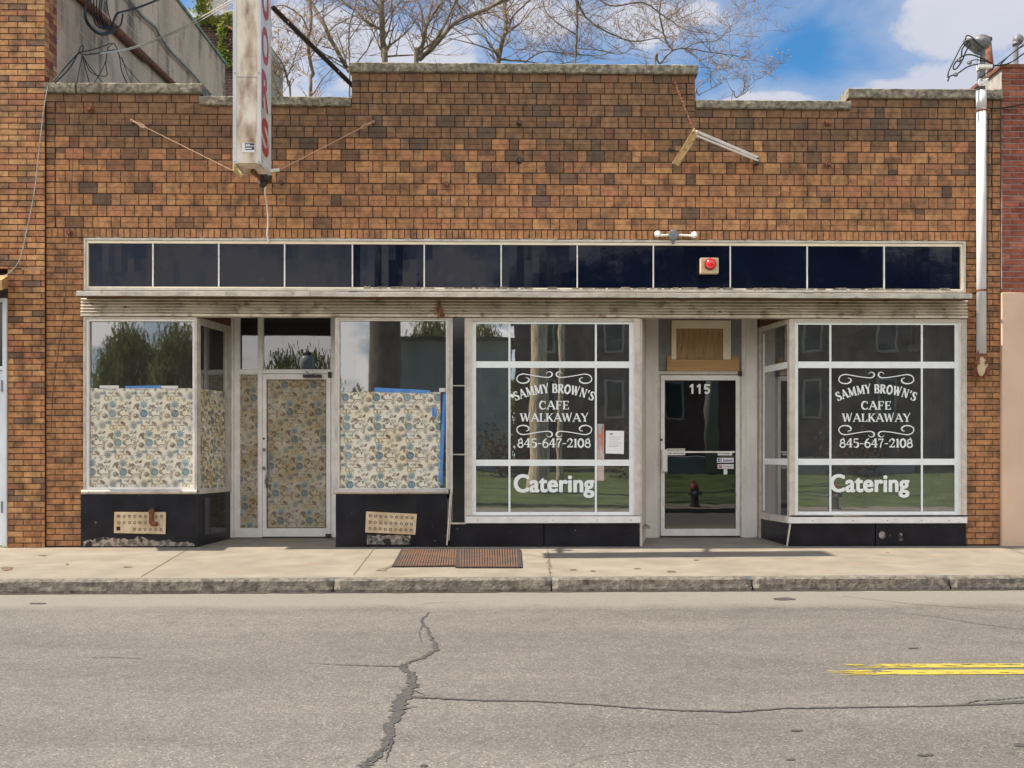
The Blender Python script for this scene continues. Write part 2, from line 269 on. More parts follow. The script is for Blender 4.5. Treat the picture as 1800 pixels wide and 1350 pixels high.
# ------------------------------------------------------------------ mesh builder
class MB:
    def __init__(s): s.v = []; s.f = []; s.c = []; s.m = []; s.col = (1, 1, 1); s.mi = 0
    def face(s, pts, col=None):
        b = len(s.v); s.v += [tuple(p) for p in pts]; s.f.append(tuple(range(b, b+len(pts)))); s.c.append(col or s.col); s.m.append(s.mi)
    def box(s, x0, x1, y0, y1, z0, z1, col=None):
        b = len(s.v); s.v += [(x, y, z) for x in (x0, x1) for y in (y0, y1) for z in (z0, z1)]
        for f in ((0, 1, 3, 2), (4, 6, 7, 5), (0, 4, 5, 1), (2, 3, 7, 6), (0, 2, 6, 4), (1, 5, 7, 3)):
            s.f.append(tuple(b+i for i in f)); s.c.append(col or s.col); s.m.append(s.mi)
        return s
    def hexa(s, P, col=None):         # eight corners: bottom ring of four then top ring of four
        b = len(s.v); s.v += [tuple(p) for p in P]
        for f in ((3, 2, 1, 0), (4, 5, 6, 7), (0, 1, 5, 4), (1, 2, 6, 5), (2, 3, 7, 6), (3, 0, 4, 7)):
            s.f.append(tuple(b+i for i in f)); s.c.append(col or s.col); s.m.append(s.mi)
        return s
    def bar(s, a, b, w, h, up=(0, 0, 1)):
        a, b = Vector(a), Vector(b); d = (b-a).normalized(); u = Vector(up)
        r = d.cross(u)
        if r.length < 1e-3: r = d.cross(Vector((0, 1, 0)))
        r.normalize(); u = r.cross(d); r *= w/2; u *= h/2
        return s.hexa([a-r-u, a+r-u, b+r-u, b-r-u, a-r+u, a+r+u, b+r+u, b-r+u])
    def tube(s, pts, r, n=8, caps=True):
        pts = [Vector(p) for p in pts]; rs = r if isinstance(r, (list, tuple)) else [r]*len(pts); rings = []; prev = None
        for i, p in enumerate(pts):
            d = (pts[min(i+1, len(pts)-1)]-pts[max(i-1, 0)])
            if d.length < 1e-7: d = Vector((0, 0, 1))
            d.normalize()
            if prev is None: u = d.orthogonal().normalized()
            else:
                u = prev-d*prev.dot(d)
                u = u.normalized() if u.length > 1e-5 else d.orthogonal().normalized()
            prev = u; w_ = d.cross(u); b = len(s.v)
            s.v += [tuple(p+(u*math.cos(2*math.pi*k/n)+w_*math.sin(2*math.pi*k/n))*rs[i]) for k in range(n)]; rings.append(b)
        for a, b in zip(rings, rings[1:]):
            for k in range(n):
                s.f.append((a+k, a+(k+1) % n, b+(k+1) % n, b+k)); s.c.append(s.col); s.m.append(s.mi)
        if caps:
            s.f.append(tuple(rings[0]+k for k in reversed(range(n)))); s.f.append(tuple(rings[-1]+k for k in range(n)))
            s.c += [s.col]*2; s.m += [s.mi]*2
        return s
    def lathe(s, c, axis, prof, n=20):
        c = Vector(c); axis = Vector(axis).normalized(); return s.tube([c+axis*h for h, r in prof], [max(r, 1e-4) for h, r in prof], n)
    def blob(s, c, rx, ry, rz, n=12, m=8, jit=0):
        c = Vector(c); b = len(s.v)
        for i in range(m+1):
            t = math.pi*i/m
            for k in range(n):
                a = 2*math.pi*k/n; q = 1+jit*random.uniform(-1, 1)
                s.v.append((c.x+rx*q*math.sin(t)*math.cos(a), c.y+ry*q*math.sin(t)*math.sin(a), c.z+rz*q*math.cos(t)))
        for i in range(m):
            for k in range(n):
                s.f.append((b+i*n+k, b+(i+1)*n+k, b+(i+1)*n+(k+1) % n, b+i*n+(k+1) % n)); s.c.append(s.col); s.m.append(s.mi)
        return s
    def frame(s, x0, x1, z0, z1, y0, y1, l, r=None, b=None, t=None):
        r = l if r is None else r; b = l if b is None else b; t = l if t is None else t
        if l: s.box(x0, x0+l, y0, y1, z0, z1)
        if r: s.box(x1-r, x1, y0, y1, z0, z1)
        if b: s.box(x0+l, x1-r, y0, y1, z0, z0+b)
        if t: s.box(x0+l, x1-r, y0, y1, z1-t, z1)
        return s
    def build(s, name, mats, parent=None, smooth=False, origin=None, bevel=0, **props):
        me = bpy.data.meshes.new(name); 
        org = Vector((0, 0, 0))
        if parent is not None:
            p = parent
            while p is not None: org += p.location; p = p.parent
        elif origin is not None: org = Vector(origin)
        me.from_pydata([(v[0]-org.x, v[1]-org.y, v[2]-org.z) for v in s.v], [], s.f)
        for x in (mats if isinstance(mats, (list, tuple)) else [mats]): me.materials.append(M[x] if isinstance(x, str) else x)
        ca = me.color_attributes.new('col', 'FLOAT_COLOR', 'CORNER'); arr = []
        for p, c in zip(me.polygons, s.c): arr += [c[0], c[1], c[2], 1.0]*p.loop_total
        ca.data.foreach_set('color', arr)
        me.polygons.foreach_set('material_index', s.m)
        if smooth: me.polygons.foreach_set('use_smooth', [True]*len(me.polygons))
        me.update()
        o = bpy.data.objects.new(name, me); sc.collection.objects.link(o)
        if parent is not None: o.parent = parent
        else: o.location = org
        if bevel:
            bv = o.modifiers.new('bevel', 'BEVEL'); bv.width = bevel; bv.segments = 2; bv.limit_method = 'ANGLE'
        for k, v in props.items(): o[k] = v
        return o
def thing(name, label, cat, loc, group=None):
    o = bpy.data.objects.new(name, None); sc.collection.objects.link(o); o.location = loc; o.empty_display_size = .2
    o['label'] = label; o['category'] = cat
    if group: o['group'] = group
    bpy.context.view_layer.update()
    return o
def tag(o, label, cat, group=None, kind=None):
    o['label'] = label; o['category'] = cat
    if group: o['group'] = group
    if kind: o['kind'] = kind
    return o
def curve(pts, n=10):                  # Catmull-Rom through the points
    pts = [Vector(p) for p in pts]; P = [pts[0]*2-pts[1]]+pts+[pts[-1]*2-pts[-2]]; o = []
    for i in range(1, len(P)-2):
        for k in range(n):
            t = k/n; a, b, c, d = P[i-1], P[i], P[i+1], P[i+2]
            o.append(.5*((2*b)+(c-a)*t+(2*a-5*b+4*c-d)*t*t+(3*b-a-3*c+d)*t**3))
    return o+[pts[-1]]
def cat_px(lst, Y):                    # [(px,py)] or [(px,py,Y)] to points
    return [at(p[0], p[1], p[2] if len(p) > 2 else Y) for p in lst]
# ------------------------------------------------------------------ setting: ground
kl = ground(0, 1018+3.5, 0); kr = ground(1800, 1018-3.5, 0)
ks = (kr.y-kl.y)/(kr.x-kl.x)
def ky(x): return kl.y+ks*(x-kl.x)     # kerb face line
g = MB()
NX = 80
xs = [-30+60*i/NX for i in range(NX+1)]
for a, b in zip(xs, xs[1:]):
    g.face([(a, ky(a)+.16, SL*(ky(a)+.16)), (b, ky(b)+.16, SL*(ky(b)+.16)), (b, 0.0, 0), (a, 0.0, 0)])
g.box(-30, 30, 0, .001, -.3, 0)
for (x0, x1, x2, x3, Y) in ((X(347), X(590), X(590), X(413, 1.), 1.0), (X(1125), X(1386), X(1330, 1.), X(1157, 1.), 1.0)):
    g.face([(x0-.05, 0, 0), (x1+.05, 0, 0), (x1+.05, Y+.15, SL*(Y+.15)), (x0-.05, Y+.15, SL*(Y+.15))])
sidewalk = g.build('sidewalk', 'concrete', kind='structure')
j = MB()
def ribbon(mb, pts, ws, lift, jit=0.0, off=0.0, sub=10, z=None):
    P = []; W = []
    for i in range(len(pts)-1):
        for k in range(sub):
            t = k/sub; P.append(pts[i].lerp(pts[i+1], t)); W.append(ws[i]*(1-t)+ws[i+1]*t)
    P.append(pts[-1]); W.append(ws[-1])
    L_, R_ = [], []
    for i, p in enumerate(P):
        d = (P[min(i+1, len(P)-1)]-P[max(i-1, 0)]); d.z = 0; d.normalize(); n = Vector((-d.y, d.x, 0))
        c = p+n*random.gauss(0, jit)
        a = c+n*W[i]*random.uniform(.35, .65); b = c-n*W[i]*random.uniform(.35, .65)
        for q in (a, b): q.z = SL*q.y+off+lift
        L_.append(a); R_.append(b)
    for i in range(len(P)-1): mb.face([R_[i], R_[i+1], L_[i+1], L_[i]])
for pts in (((330, 965.5), (248, 1014)), ((657, 965.5), (622, 1010)), ((963, 962), (967, 1012)), ((1765, 962), (1832, 985), (1900, 1010))):
    ribbon(j, [ground(*p) for p in pts], [.012]*len(pts), .004, .003)
ribbon(j, [ground(668, 1004), ground(676, 1000), ground(694, 992)], [.10, .07, .02], .005, .01)
ribbon(j, [ground(925, 983), ground(960, 983)], [.01, .012], .0045, .004)
j.build('joint', 'joint2', sidewalk)
stn = MB()
for (px, py, rx, ry) in ((1008, 1002, 7, 1.2), (1042, 1004, 5, 1), (1120, 1000, 6, .9), (1180, 1005, 9, 1.6), (1224, 985, 6, .8), (75, 977, 8, 1), (225, 997, 9, 1), (118, 992, 3, 1.2), (12, 1000, 12, 4), (1560, 972, 4, .6)):
    c_ = [random.uniform(.75, 1.15) for _ in range(12)]
    stn.face([ground(px+rx*math.cos(t)*c_[k], py+ry*math.sin(t)*c_[k])+Vector((0, 0, .0042)) for k, t in enumerate([-2*math.pi*k/12 for k in range(12)])])
for _ in range(60):
    q = ground(random.gauss(965, 4), random.uniform(972, 1008)); rr = random.uniform(.006, .016); a_ = random.uniform(0, 6)
    stn.face([q+Vector((rr*math.cos(a_+k*1.57), rr*math.sin(a_+k*1.57), .006)) for k in range(4)])
stn.build('stain', 'stain', sidewalk)
# kerb
kb = MB()
def kerbrun(x0, x1, n):
    prof = [(0.16, .004), (0.06, .012), (0.02, .006), (0.0, -.012), (-.006, -.06), (-.012, -.10), (-.012, -.19)]
    rows = []
    for i in range(n+1):
        x = x0+(x1-x0)*i/n; r = []
        for (dy, dz) in prof:
            j_ = noise.noise(Vector((x*6, dy*20, dz*20)))*.010+noise.noise(Vector((x*23, dy*50, dz*50)))*.006
            e = .03*(max(0, 1-min(i, n-i)*(x1-x0)/n/.03)) if dz > -.1 else 0
            r.append((x, ky(x)+dy+j_-(-e if dy < .1 else 0), SL*ky(x)+dz+(j_*.6 if dy < .1 else 0)-e*.4))
        rows.append(r)
    for a, b in zip(rows, rows[1:]):
        for k in range(len(prof)-1): kb.face([a[k], b[k], b[k+1], a[k+1]][::-1])
kx = [-30, -16, -9.5] + [ground(px, 1030).x for px in (573, 972, 1343, 1712)] + [12, 20, 30]
for a, b in zip(kx, kx[1:]): kerbrun(a+.008, b-.008, max(20, int((b-a)*16)))
kb2 = kb.build('kerb', 'kerb', smooth=True, kind='structure')
kj = MB()
for a, b in zip(xs, xs[1:]): kj.face([(a, ky(a)+.03, SL*ky(a)-.02), (a, ky(a)+.03, SL*ky(a)-.4), (b, ky(b)+.03, SL*ky(b)-.4), (b, ky(b)+.03, SL*ky(b)-.02)])
kj.build('joint', 'joint', kb2)
# road
OK = -14.4
rd = MB()
for a, b in zip(xs, xs[1:]): rd.face([(a*4, OK-.05, SL*OK-KH), (b*4, OK-.05, SL*OK-KH), (b*4, ky(b)+.05, SL*ky(b)-KH), (a*4, ky(a)+.05, SL*ky(a)-KH)])
road = rd.build('road', 'asphalt', kind='structure')
gd = MB()
gd.face([(-30, ky(-30)+.01, SL*ky(0)-KH+.003), (30, ky(30)+.01, SL*ky(0)-KH+.003), (30, ky(30)-.03, SL*ky(0)-KH+.004), (-30, ky(-30)-.03, SL*ky(0)-KH+.004)])
gt = MB(); ribbon(gt, [Vector((x, ky(x)-.015, 0)) for x in range(-12, 13)], [.05]*25, .005, .006, -KH, 12); gt.build('gutter_dirt', 'joint', road)
def rp(px, py): return ground(px, py, -KH)
ck = MB()
main = [(755, 1076), (741, 1092), (752, 1110), (763, 1130), (765, 1144), (740, 1158), (712, 1168), (706, 1176), (728, 1190), (722, 1212), (706, 1228), (700, 1250), (685, 1275), (682, 1300), (668, 1322), (640, 1350), (600, 1385)]
ribbon(ck, [rp(*p) for p in main], [.010, .016, .022, .03, .04, .035, .035, .045, .055, .07, .10, .075, .06, .05, .045, .06, .05], .004, .010, -KH, 11)
def side(pts, ws, lift): ribbon(ck, [rp(*p) for p in pts], ws, lift, .004, -KH, 12)
side([(725, 1226), (760, 1228), (850, 1232), (940, 1233), (1050, 1240), (1180, 1249), (1290, 1252), (1380, 1246), (1500, 1244), (1640, 1242), (1700, 1240), (1770, 1236), (1830, 1233)], [.04, .028, .022, .02, .022, .024, .03, .024, .022, .018, .02, .05, .05], .0045)
side([(710, 1172), (660, 1171), (600, 1169), (540, 1166)], [.02, .016, .01, .004], .005)
side([(250, 1158), (200, 1156), (160, 1157)], [.004, .01, .006], .005)
side([(700, 1250), (715, 1246), (735, 1242)], [.03, .015, .006], .0052)
side([(1680, 1242), (1720, 1232), (1765, 1230), (1800, 1226)], [.008, .014, .01, .01], .0052)
side([(1480, 1048), (1600, 1062), (1700, 1069), (1800, 1075)], [.006, .01, .01, .008], .0045)
side([(1560, 1076), (1640, 1084), (1720, 1097), (1810, 1108)], [.006, .009, .012, .009], .0046)
side([(640, 1350), (690, 1300), (676, 1342)], [.004, .012, .004], .0054)
side([(730, 1064), (760, 1060), (830, 1058)], [.006, .008, .004], .0047)
side([(0, 1157), (40, 1158), (110, 1155), (230, 1157), (330, 1160), (470, 1163)], [.006, .004, .003, .003, .003, .002], .0048)
side([(742, 1100), (736, 1112), (741, 1130)], [.008, .006, .003], .0051); side([(728, 1215), (745, 1222), (775, 1224)], [.012, .008, .004], .0053)
side([(990, 1350), (1040, 1332), (1130, 1320), (1230, 1322)], [.003, .003, .004, .002], .0049)
ck.build('crack', 'tar', road)
st = MB()
for (px, py, rx, ry) in ((1378, 1053, 20, 2.2), (1400, 1285, 12, 1.6), (1390, 1336, 9, 1.6), (1627, 1328, 16, 2), (1795, 1310, 16, 3.4), (745, 1347, 8, 2.2), (66, 1061, 16, 1.2), (1605, 1140, 10, 1)):
    st.face([rp(px+rx*math.cos(t)*random.uniform(.8, 1.1), py+ry*math.sin(t)*random.uniform(.8, 1.2))+Vector((0, 0, .0042)) for t in [-2*math.pi*k/14 for k in range(14)]])
st.build('tar_spot', 'tar', road)
for (ra, rb, s0) in ((1167.5, 1174.5, 1462), (1178.5, 1186.5, 1452)):
    y = MB(); y0 = rp(1640, ra).y; y1 = rp(1640, rb).y; xa = rp(s0, ra).x; N_ = 60
    for i in range(N_):
        a = xa+(30-xa)*i/N_*(.05 if i < 12 else 1) if False else xa+.12*i if i < 20 else xa+2.4+(i-20)*.6
        b = a+(.12 if i < 20 else .6); th = min(.565, .43+.03*i) if ra < 1170 else min(.63, .45+.04*i)
        y.face([(a, y1, SL*y1-KH+.004), (b, y1, SL*y1-KH+.004), (b, y0, SL*y0-KH+.004), (a, y0, SL*y0-KH+.004)], (th, th, th))
    y.build('road_line', 'yellow', road)
# ------------------------------------------------------------------ brickwork
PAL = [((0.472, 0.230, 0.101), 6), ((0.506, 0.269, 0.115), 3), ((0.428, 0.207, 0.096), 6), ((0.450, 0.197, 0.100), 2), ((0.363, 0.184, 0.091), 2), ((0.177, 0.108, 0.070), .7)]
PALD = [((0.254, 0.142, 0.073), 6), ((0.283, 0.160, 0.082), 3), ((0.230, 0.127, 0.068), 5), ((0.244, 0.120, 0.066), 2), ((0.147, 0.099, 0.066), 1), ((0.323, 0.183, 0.089), .7)]  # browner top courses: grime, with the coping's shadow put into the colour
PALL = [((0.499, 0.250, 0.106), 4), ((0.556, 0.306, 0.135), 3), ((0.444, 0.210, 0.097), 4), ((0.410, 0.175, 0.092), 1.5), ((0.224, 0.138, 0.087), 1.3)]
PALR = [((.30, .085, .055), 4), ((.34, .105, .065), 3), ((.25, .075, .055), 3), ((.38, .14, .09), 1)]
def pick(pal):
    c = random.choices([p[0] for p in pal], [p[1] for p in pal])[0]; k = random.uniform(.90, 1.10); h = random.uniform(-.006, .006); m_ = PAL[0][0] if pal is not PALR else c
    q_ = sum(c)/sum(m_)*.5+.5 if pal is PAL else 1
    if pal is PAL: c = tuple(.62*c[i]+.38*m_[i]*min(1.1, max(.55, q_)) for i in range(3))
    return (c[0]*k+h, c[1]*k, c[2]*k)
def brick(mb, x0, x1, z0, z1, yf, pal, d=.012, jit=.0015, col=None, bb=1, bt=1):
    if x1-x0 < .012 or z1-z0 < .008: return
    y = yf-random.uniform(0, jit); b = .0018
    c = col or pick(pal); base = len(mb.v)
    mb.v += [(x0, y+d, z0), (x1, y+d, z0), (x1, y+d, z1), (x0, y+d, z1), (x0+b, y, z0+b*bb), (x1-b, y, z0+b*bb), (x1-b, y, z1-b*bt), (x0+b, y, z1-b*bt)]
    for f in ((4, 5, 6, 7), (0, 1, 5, 4), (1, 2, 6, 5), (2, 3, 7, 6), (3, 0, 4, 7)):
        mb.f.append(tuple(base+i for i in f)); mb.c.append(c); mb.m.append(mb.mi)
def running(mb, x0, x1, z0, z1, yf, L_, H_, jx, jz, pal, ph=0.0, jit=.0015):
    r = 0; z = z1
    while z > z0+.01:
        zb = max(z0, z-H_+jz); x = x0-((r % 2)*L_/2+ph) % L_
        while x < x1:
            brick(mb, max(x, x0), min(x+L_-jx, x1), zb, z, yf, pal, jit=jit); x += L_
        z -= H_; r += 1
building = thing('storefront_building', 'one storey brown brick storefront building with stepped parapet and two shop entrances', 'building', (X(911), 0, 0))
wall = MB(); PXM = 1/136.0
xl, xr = X(81.5), X(1758.5)
def zk(k): return Z(145+19.97*k, 911)
ux = 47.9*PXM; us = 31.6*PXM; jn = .0095
def flem(x0, x1, k, pal, endcol=(0, 0)):
    zt, zb = zk(k), zk(k+1)+.0115
    zm = (zt+zb)/2+.002
    # short-brick stacks at the outer corners
    xa, xb = x0, x1
    ph = (ux/2 if k % 2 else 0)+.11
    if endcol[0]:
        for (a, b) in ((zt, zm+.001), (zm-.004, zb)): brick(wall, x0, x0+.105, b, a, -.001, pal)
        xa = x0+.113
    if endcol[1]:
        for (a, b) in ((zt, zm+.001), (zm-.004, zb)): brick(wall, x1-.105, x1, b, a, -.001, pal)
        xb = x1-.113
    x = xl-ph
    while x < xb:
        for (a, b) in ((x, x+us-jn), (x+us, x+ux-jn)):
            a, b = max(a, xa), min(b, xb)
            if b-a < .015: continue
            c = pick(pal); c2 = c if random.random() < .86 else pick(pal)
            brick(wall, a, b, zm+.0010, zt, 0, pal, col=c, jit=.0004); brick(wall, a, b, zb, zm-.0010, 0, pal, col=c2, jit=.0004)
        x += ux
xc0, xc1 = X(618), X(1222); xd = X(1494); xb0 = X(352)
def mixpal(k):  # blends the shadow-darkened grimy bricks into the lower brick colours
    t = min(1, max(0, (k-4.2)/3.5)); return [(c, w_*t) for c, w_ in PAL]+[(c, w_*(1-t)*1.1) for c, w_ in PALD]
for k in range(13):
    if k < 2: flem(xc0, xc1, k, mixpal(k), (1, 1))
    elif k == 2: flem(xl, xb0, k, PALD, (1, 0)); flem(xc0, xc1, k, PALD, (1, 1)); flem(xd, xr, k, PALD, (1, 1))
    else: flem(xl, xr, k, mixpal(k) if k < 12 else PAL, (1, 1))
def headers(x0, x1, zt, zb, wpx, pal, yf=0.0):
    x = x0
    while x < x1-.02:
        w_ = wpx*PXM*random.uniform(.97, 1.03); brick(wall, x, min(x+w_-.008, x1), zb, zt, yf, pal, jit=.003); x += w_
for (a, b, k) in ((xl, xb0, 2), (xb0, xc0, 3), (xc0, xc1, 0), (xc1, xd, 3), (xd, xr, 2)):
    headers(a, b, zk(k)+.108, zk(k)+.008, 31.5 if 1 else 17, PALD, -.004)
zs = zk(13)
headers(xl, xr, zs-.001, zs-15.2*PXM, 10.4, PAL, -.002)
ztop = zs-16.4*PXM
wall.mi = 1
YB = .011
# mortar bed: stepped backing
for (a, b, k) in ((xl, xb0, 2), (xb0, xc0, 3), (xc0, xc1, 0), (xc1, xd, 3), (xd, xr, 2)):
    wall.box(a+.002, b-.002, YB, .30, ztop-.02, zk(k)+.112)
# slender mortar joints of the lower courses, painted pale for the sun they catch
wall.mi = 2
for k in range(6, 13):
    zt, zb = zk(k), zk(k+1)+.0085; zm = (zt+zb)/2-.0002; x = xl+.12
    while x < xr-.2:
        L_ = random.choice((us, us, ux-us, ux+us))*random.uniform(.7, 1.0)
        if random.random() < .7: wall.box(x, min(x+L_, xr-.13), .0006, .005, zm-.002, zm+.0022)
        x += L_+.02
wall.mi = 0
wall.build('brick_wall', ['brick', 'mortar_dark', 'sunlit_pointing'], building)
for (x0, x1, pal) in ((xl, X(149), PAL), (X(1697), xr, PAL)):
    p = MB(); running(p, x0, x1, 0.0, ztop, 0, 31*PXM, 10.35*PXM, .008, .0085, pal, 0 if x0 < 0 else .09)
    p.mi = 1; p.box(x0+.002, x1-.002, YB, .30, -.02, ztop-.021); p.build('brick_pier', ['brick', 'mortar_dark'], building)
# coping stones
def coping(x0, x1, zb, zt, y0=-.055, y1=.34, name='coping'):
    c = MB(); n = max(6, int((x1-x0)*22)); prof = [(y1, zb), (y1, zt), (.14, zt+.01), (y0+.02, zt-.002), (y0, zt-.016), (y0, (zt+zb)/2), (y0+.002, zb+.012), (y0+.012, zb), (0.02, zb)]
    rows = []
    for i in range(n+1):
        x = x0+(x1-x0)*i/n
        rows.append([(x, y+.009*noise.noise(Vector((x*9, y*30, z*30))), z+.009*noise.noise(Vector((x*11+5, y*25, z*25)))) for y, z in prof])
    for a, b in zip(rows, rows[1:]):
        for k in range(len(prof)): k2 = (k+1) % len(prof); c.face([a[k], b[k], b[k2], a[k2]])
    c.face(rows[0]); c.face(rows[-1][::-1])
    return c.build(name, 'coping', building, smooth=False)
coping(X(82)-.01, X(134), zk(2)+.112, zk(2)+.112+.125); coping(X(138), X(357), zk(2)+.112, zk(2)+.112+.127)
coping(X(352), X(617), zk(3)+.112, zk(3)+.112+.118); coping(X(615), X(1226), zk(0)+.112, zk(0)+.112+.122)
coping(X(1223), X(1494), zk(3)+.112, zk(3)+.112+.110); coping(X(1489), X(1760), zk(2)+.112, zk(2)+.112+.125)
roof = MB(); roof.box(xl+.02, xr-.02, .302, 10, 5.0, 5.15); roof.box(xl+.02, xl+.22, .35, 10, 0.1, 4.99); roof.box(xr-.22, xr-.02, .35, 10, .1, 4.99); roof.box(xl+.23, xr-.23, 9.8, 10, .1, 4.99)
roof.build('roof', 'inner', building)
# ------------------------------------------------------------------ sign band, ledge, fascia
bz0, bz1 = Z(513), Z(423); bx0, bx1 = X(150), X(1695)
band = MB(); band.box(bx0+.05, bx1-.05, .03, .10, bz0+.01, bz1-.01); band = band.build('sign_band', 'iron', building)
fr = MB(); fr.frame(bx0, bx1, bz0, bz1+.005, -.045, .05, .022, .03, .03, .026); fr.mi = 1; fr.frame(bx0+.025, bx1-.033, bz0+.033, bz1-.024, -.028, .05, .020, .022, .015, .034)
# crumbly sealant along the top and bottom of the frame
fr.mi = 2
x = bx0
while x < bx1-.1:
    l = random.uniform(.03, .16)
    if random.random() < .75: fr.box(x, x+l, -.012-random.uniform(0, .008), .02, bz1+.0055, bz1+.012+random.uniform(0, .016))
    if x > X(640) and random.random() < .8: fr.box(x, x+l, -.050, -.029, bz0+.034, bz0+.040+random.uniform(0, .018))
    x += l+random.uniform(0, .04)
fr.build('frame', ['alu', 'creamboard', 'coping'], band)
pxs = [157, 270, 385.5, 501, 620, 746, 881, 1014.5, 1148, 1283, 1418, 1553, 1687]
for a, b in zip(pxs, pxs[1:]):
    p = MB(); x0, x1 = X(a)+.007, X(b)-.007; z0, z1 = bz0+.052, bz1-.061; n = 10; rows = []
    wb = random.uniform(-.003, .003)
    for i in range(n+1):
        rows.append([(x0+(x1-x0)*i/n, -.004+.004*noise.noise(Vector((i*.4+a, q, 3)))+.003*math.sin(i/n*math.pi)*wb*200*(1-q), z0+(z1-z0)*q) for q in (0, .12, .35, .65, 1)])
    for r0, r1 in zip(rows, rows[1:]):
        for k in range(4): p.face([r0[k], r1[k], r1[k+1], r0[k+1]])
    p.build('panel', 'vitro', band, smooth=True)
for a in pxs[1:-1]:
    p = MB(); p.box(X(a)-.0075, X(a)+.0075, -.03, -.004, bz0+.05, bz1-.06); p.build('divider', 'alu_white', band)
LD = .37
lx0, lx1 = X(134, -LD), X(1709, -LD); lz1 = Z(513.5, 911, -LD); lz0 = Z(522.5, 911, -LD)
ld_ = MB(); n = 160; prof = [(-.015, lz1+.012), (-.20, lz1+.008), (-LD+.012, lz1), (-LD, lz1-.006), (-LD, lz0+.004), (-LD+.014, lz0), (-LD+.02, lz0+.02), (-.25, lz1-.045), (-.015, lz1-.05)]
rows = []
for i in range(n+1):
    x = lx0+(lx1-lx0)*i/n; s = .006*noise.noise(Vector((x*.9, 0, 7)))+.003*noise.noise(Vector((x*5, 1, 7)))
    rows.append([(x, y+.004*noise.noise(Vector((x*6, y*9, z*9)))*(y < -.3), z+s*(y < -.1)) for y, z in prof])
for a, b in zip(rows, rows[1:]):
    for k in range(len(prof)): k2 = (k+1) % len(prof); ld_.mi = 1 if k in (6, 7) else 0; ld_.face([a[k2], b[k2], b[k], a[k]])
ld_.mi = 0; ld_.face(rows[0][::-1]); ld_.face(rows[-1])
ld_.build('ledge', ['alu', 'soffit'], building)
# fascia: ribbed metal strip
fx0, fx1 = X(146), X(1697); fz1, fz0 = Z(524), Z(554)
fa = MB(); prof = [(-.03, lz1-.05)]
nr = 5; hh = (fz1-.02-fz0)/nr; zt = fz1-.02
for i in range(nr):
    z = zt-i*hh; prof += [(-.035, z), (-.074, z-hh*.30), (-.078, z-hh*.5), (-.070, z-hh*.66), (-.036, z-hh*.86)]
prof += [(-.045, fz0), (-.078, fz0-.004), (-.078, fz0-.032), (-.03, fz0-.034), (.05, fz0-.034)]
cuts = [fx0, X(772)-.01, X(772)+.01, fx1]
rows = []; n = 120
for i in range(n+1):
    x = fx0+(fx1-fx0)*i/n; rows.append([(x, y+.003*noise.noise(Vector((x*3, z*20, 1))), z+.0035*noise.noise(Vector((x*1.2, 0, 4)))) for y, z in prof])
for a, b in zip(rows, rows[1:]):
    for k in range(len(prof)-1): fa.face([a[k], a[k+1], b[k+1], b[k]])
fa.face(rows[0]); fa.face(rows[-1][::-1])
ft = fa; fa.mi = 1
ft.face([at(772, 531, -.085), at(768, 560, -.09), at(783, 556, -.085)]); ft.box(X(770), X(775), -.085, -.066, Z(556), Z(531)); 
for px, py in ((152, 535), (160, 533), (220, 540), (815, 545), (925, 550), (1040, 545), (1035, 553), (1170, 545), (1265, 548), (1660, 544), (1680, 541), (1450, 552)):
    ft.blob(at(px, py, -.066), .018*random.uniform(.5, 1.6), .006, .012*random.uniform(.6, 1.4), 8, 5, .3)
fa.build('fascia', ['fascia', 'rust'], building)
headz = fz0-.0405; hz2 = Z(553, 911, 1.0)
sf = MB(); sf.box(fx0, fx1, .052, 1.5, hz2+.001, hz2+.012); sf.build('soffit', 'soffit', building)
# ------------------------------------------------------------------ glazing
def pane_quad(name, pts, m, parent):
    q = MB(); q.face(pts); return q.build(name, m, parent)
def window(px0, px1, rt, rb, fw, sillh, m='pane', fm='alu', yf=-.02, inner=None):
    x0, x1 = X(px0), X(px1); z0 = Z(rb); z1 = headz-.001 if rt is None else Z(rt)
    f = MB(); f.frame(x0, x1, z0, z1, yf-.025, .07, fw, fw, 0.001, .022)
    if inner: f.mi = 1; f.frame(x0+fw, x1-fw, z0, z1-.022, yf-.008, .05, inner)
    o = f.build('display_window', [fm, 'alu_white'], building)
    i = inner or 0
    pane_quad('pane', [(x0+fw+i*.5, .02, z0), (x1-fw-i*.5, .02, z0), (x1-fw-i*.5, .02, z1-.02), (x0+fw+i*.5, .02, z1-.02)], m, o)
    return o, x0+fw, x1-fw, z0, z1-.022
W1, a1, b1, c1, d1 = window(149, 348, None, 860, .030, 0, 'pane_dirty', inner=.03)
W2, a2, b2, c2, d2 = window(590, 791, None, 860, .035, 0, 'pane_dirty', inner=.015)
W3, a3, b3, c3, d3 = window(820, 1124, None, 906, .065, 0, 'pane', 'trimw', inner=.012)
W4, a4, b4, c4, d4 = window(1386, 1697, None, 906, .07, 0, 'pane', 'trimw', inner=.012)
def sill(o, x0, x1, rt, rb, yf, m, rnd=False):
    s = MB()
    if rnd: s.tube([(x0, yf+.035, (Z(rt)+Z(rb))/2), (x1, yf+.035, (Z(rt)+Z(rb))/2)], (Z(rt)-Z(rb))/2, 12); s.box(x0, x1, yf+.04, .08, Z(rb)+.012, Z(rt)-.001)
    else: s.box(x0, x1, yf, .08, Z(rb), Z(rt)-.001)
    return s.build('sill', m, o)
sill(W1, X(146), X(348), 860, 868, -.07, 'alu', True); sill(W2, X(587), X(789), 858.5, 868, -.085, 'alu', True)
sill(W3, X(819), X(1125), 907, 919, -.055, 'alu_white'); sill(W4, X(1384), X(1697), 909, 920, -.055, 'alu_white')
sc_ = MB()
for px in (898, 972, 1050, 1110, 840): sc_.blob(at(px, 914, -.058), .006, .004, .006, 6, 4)
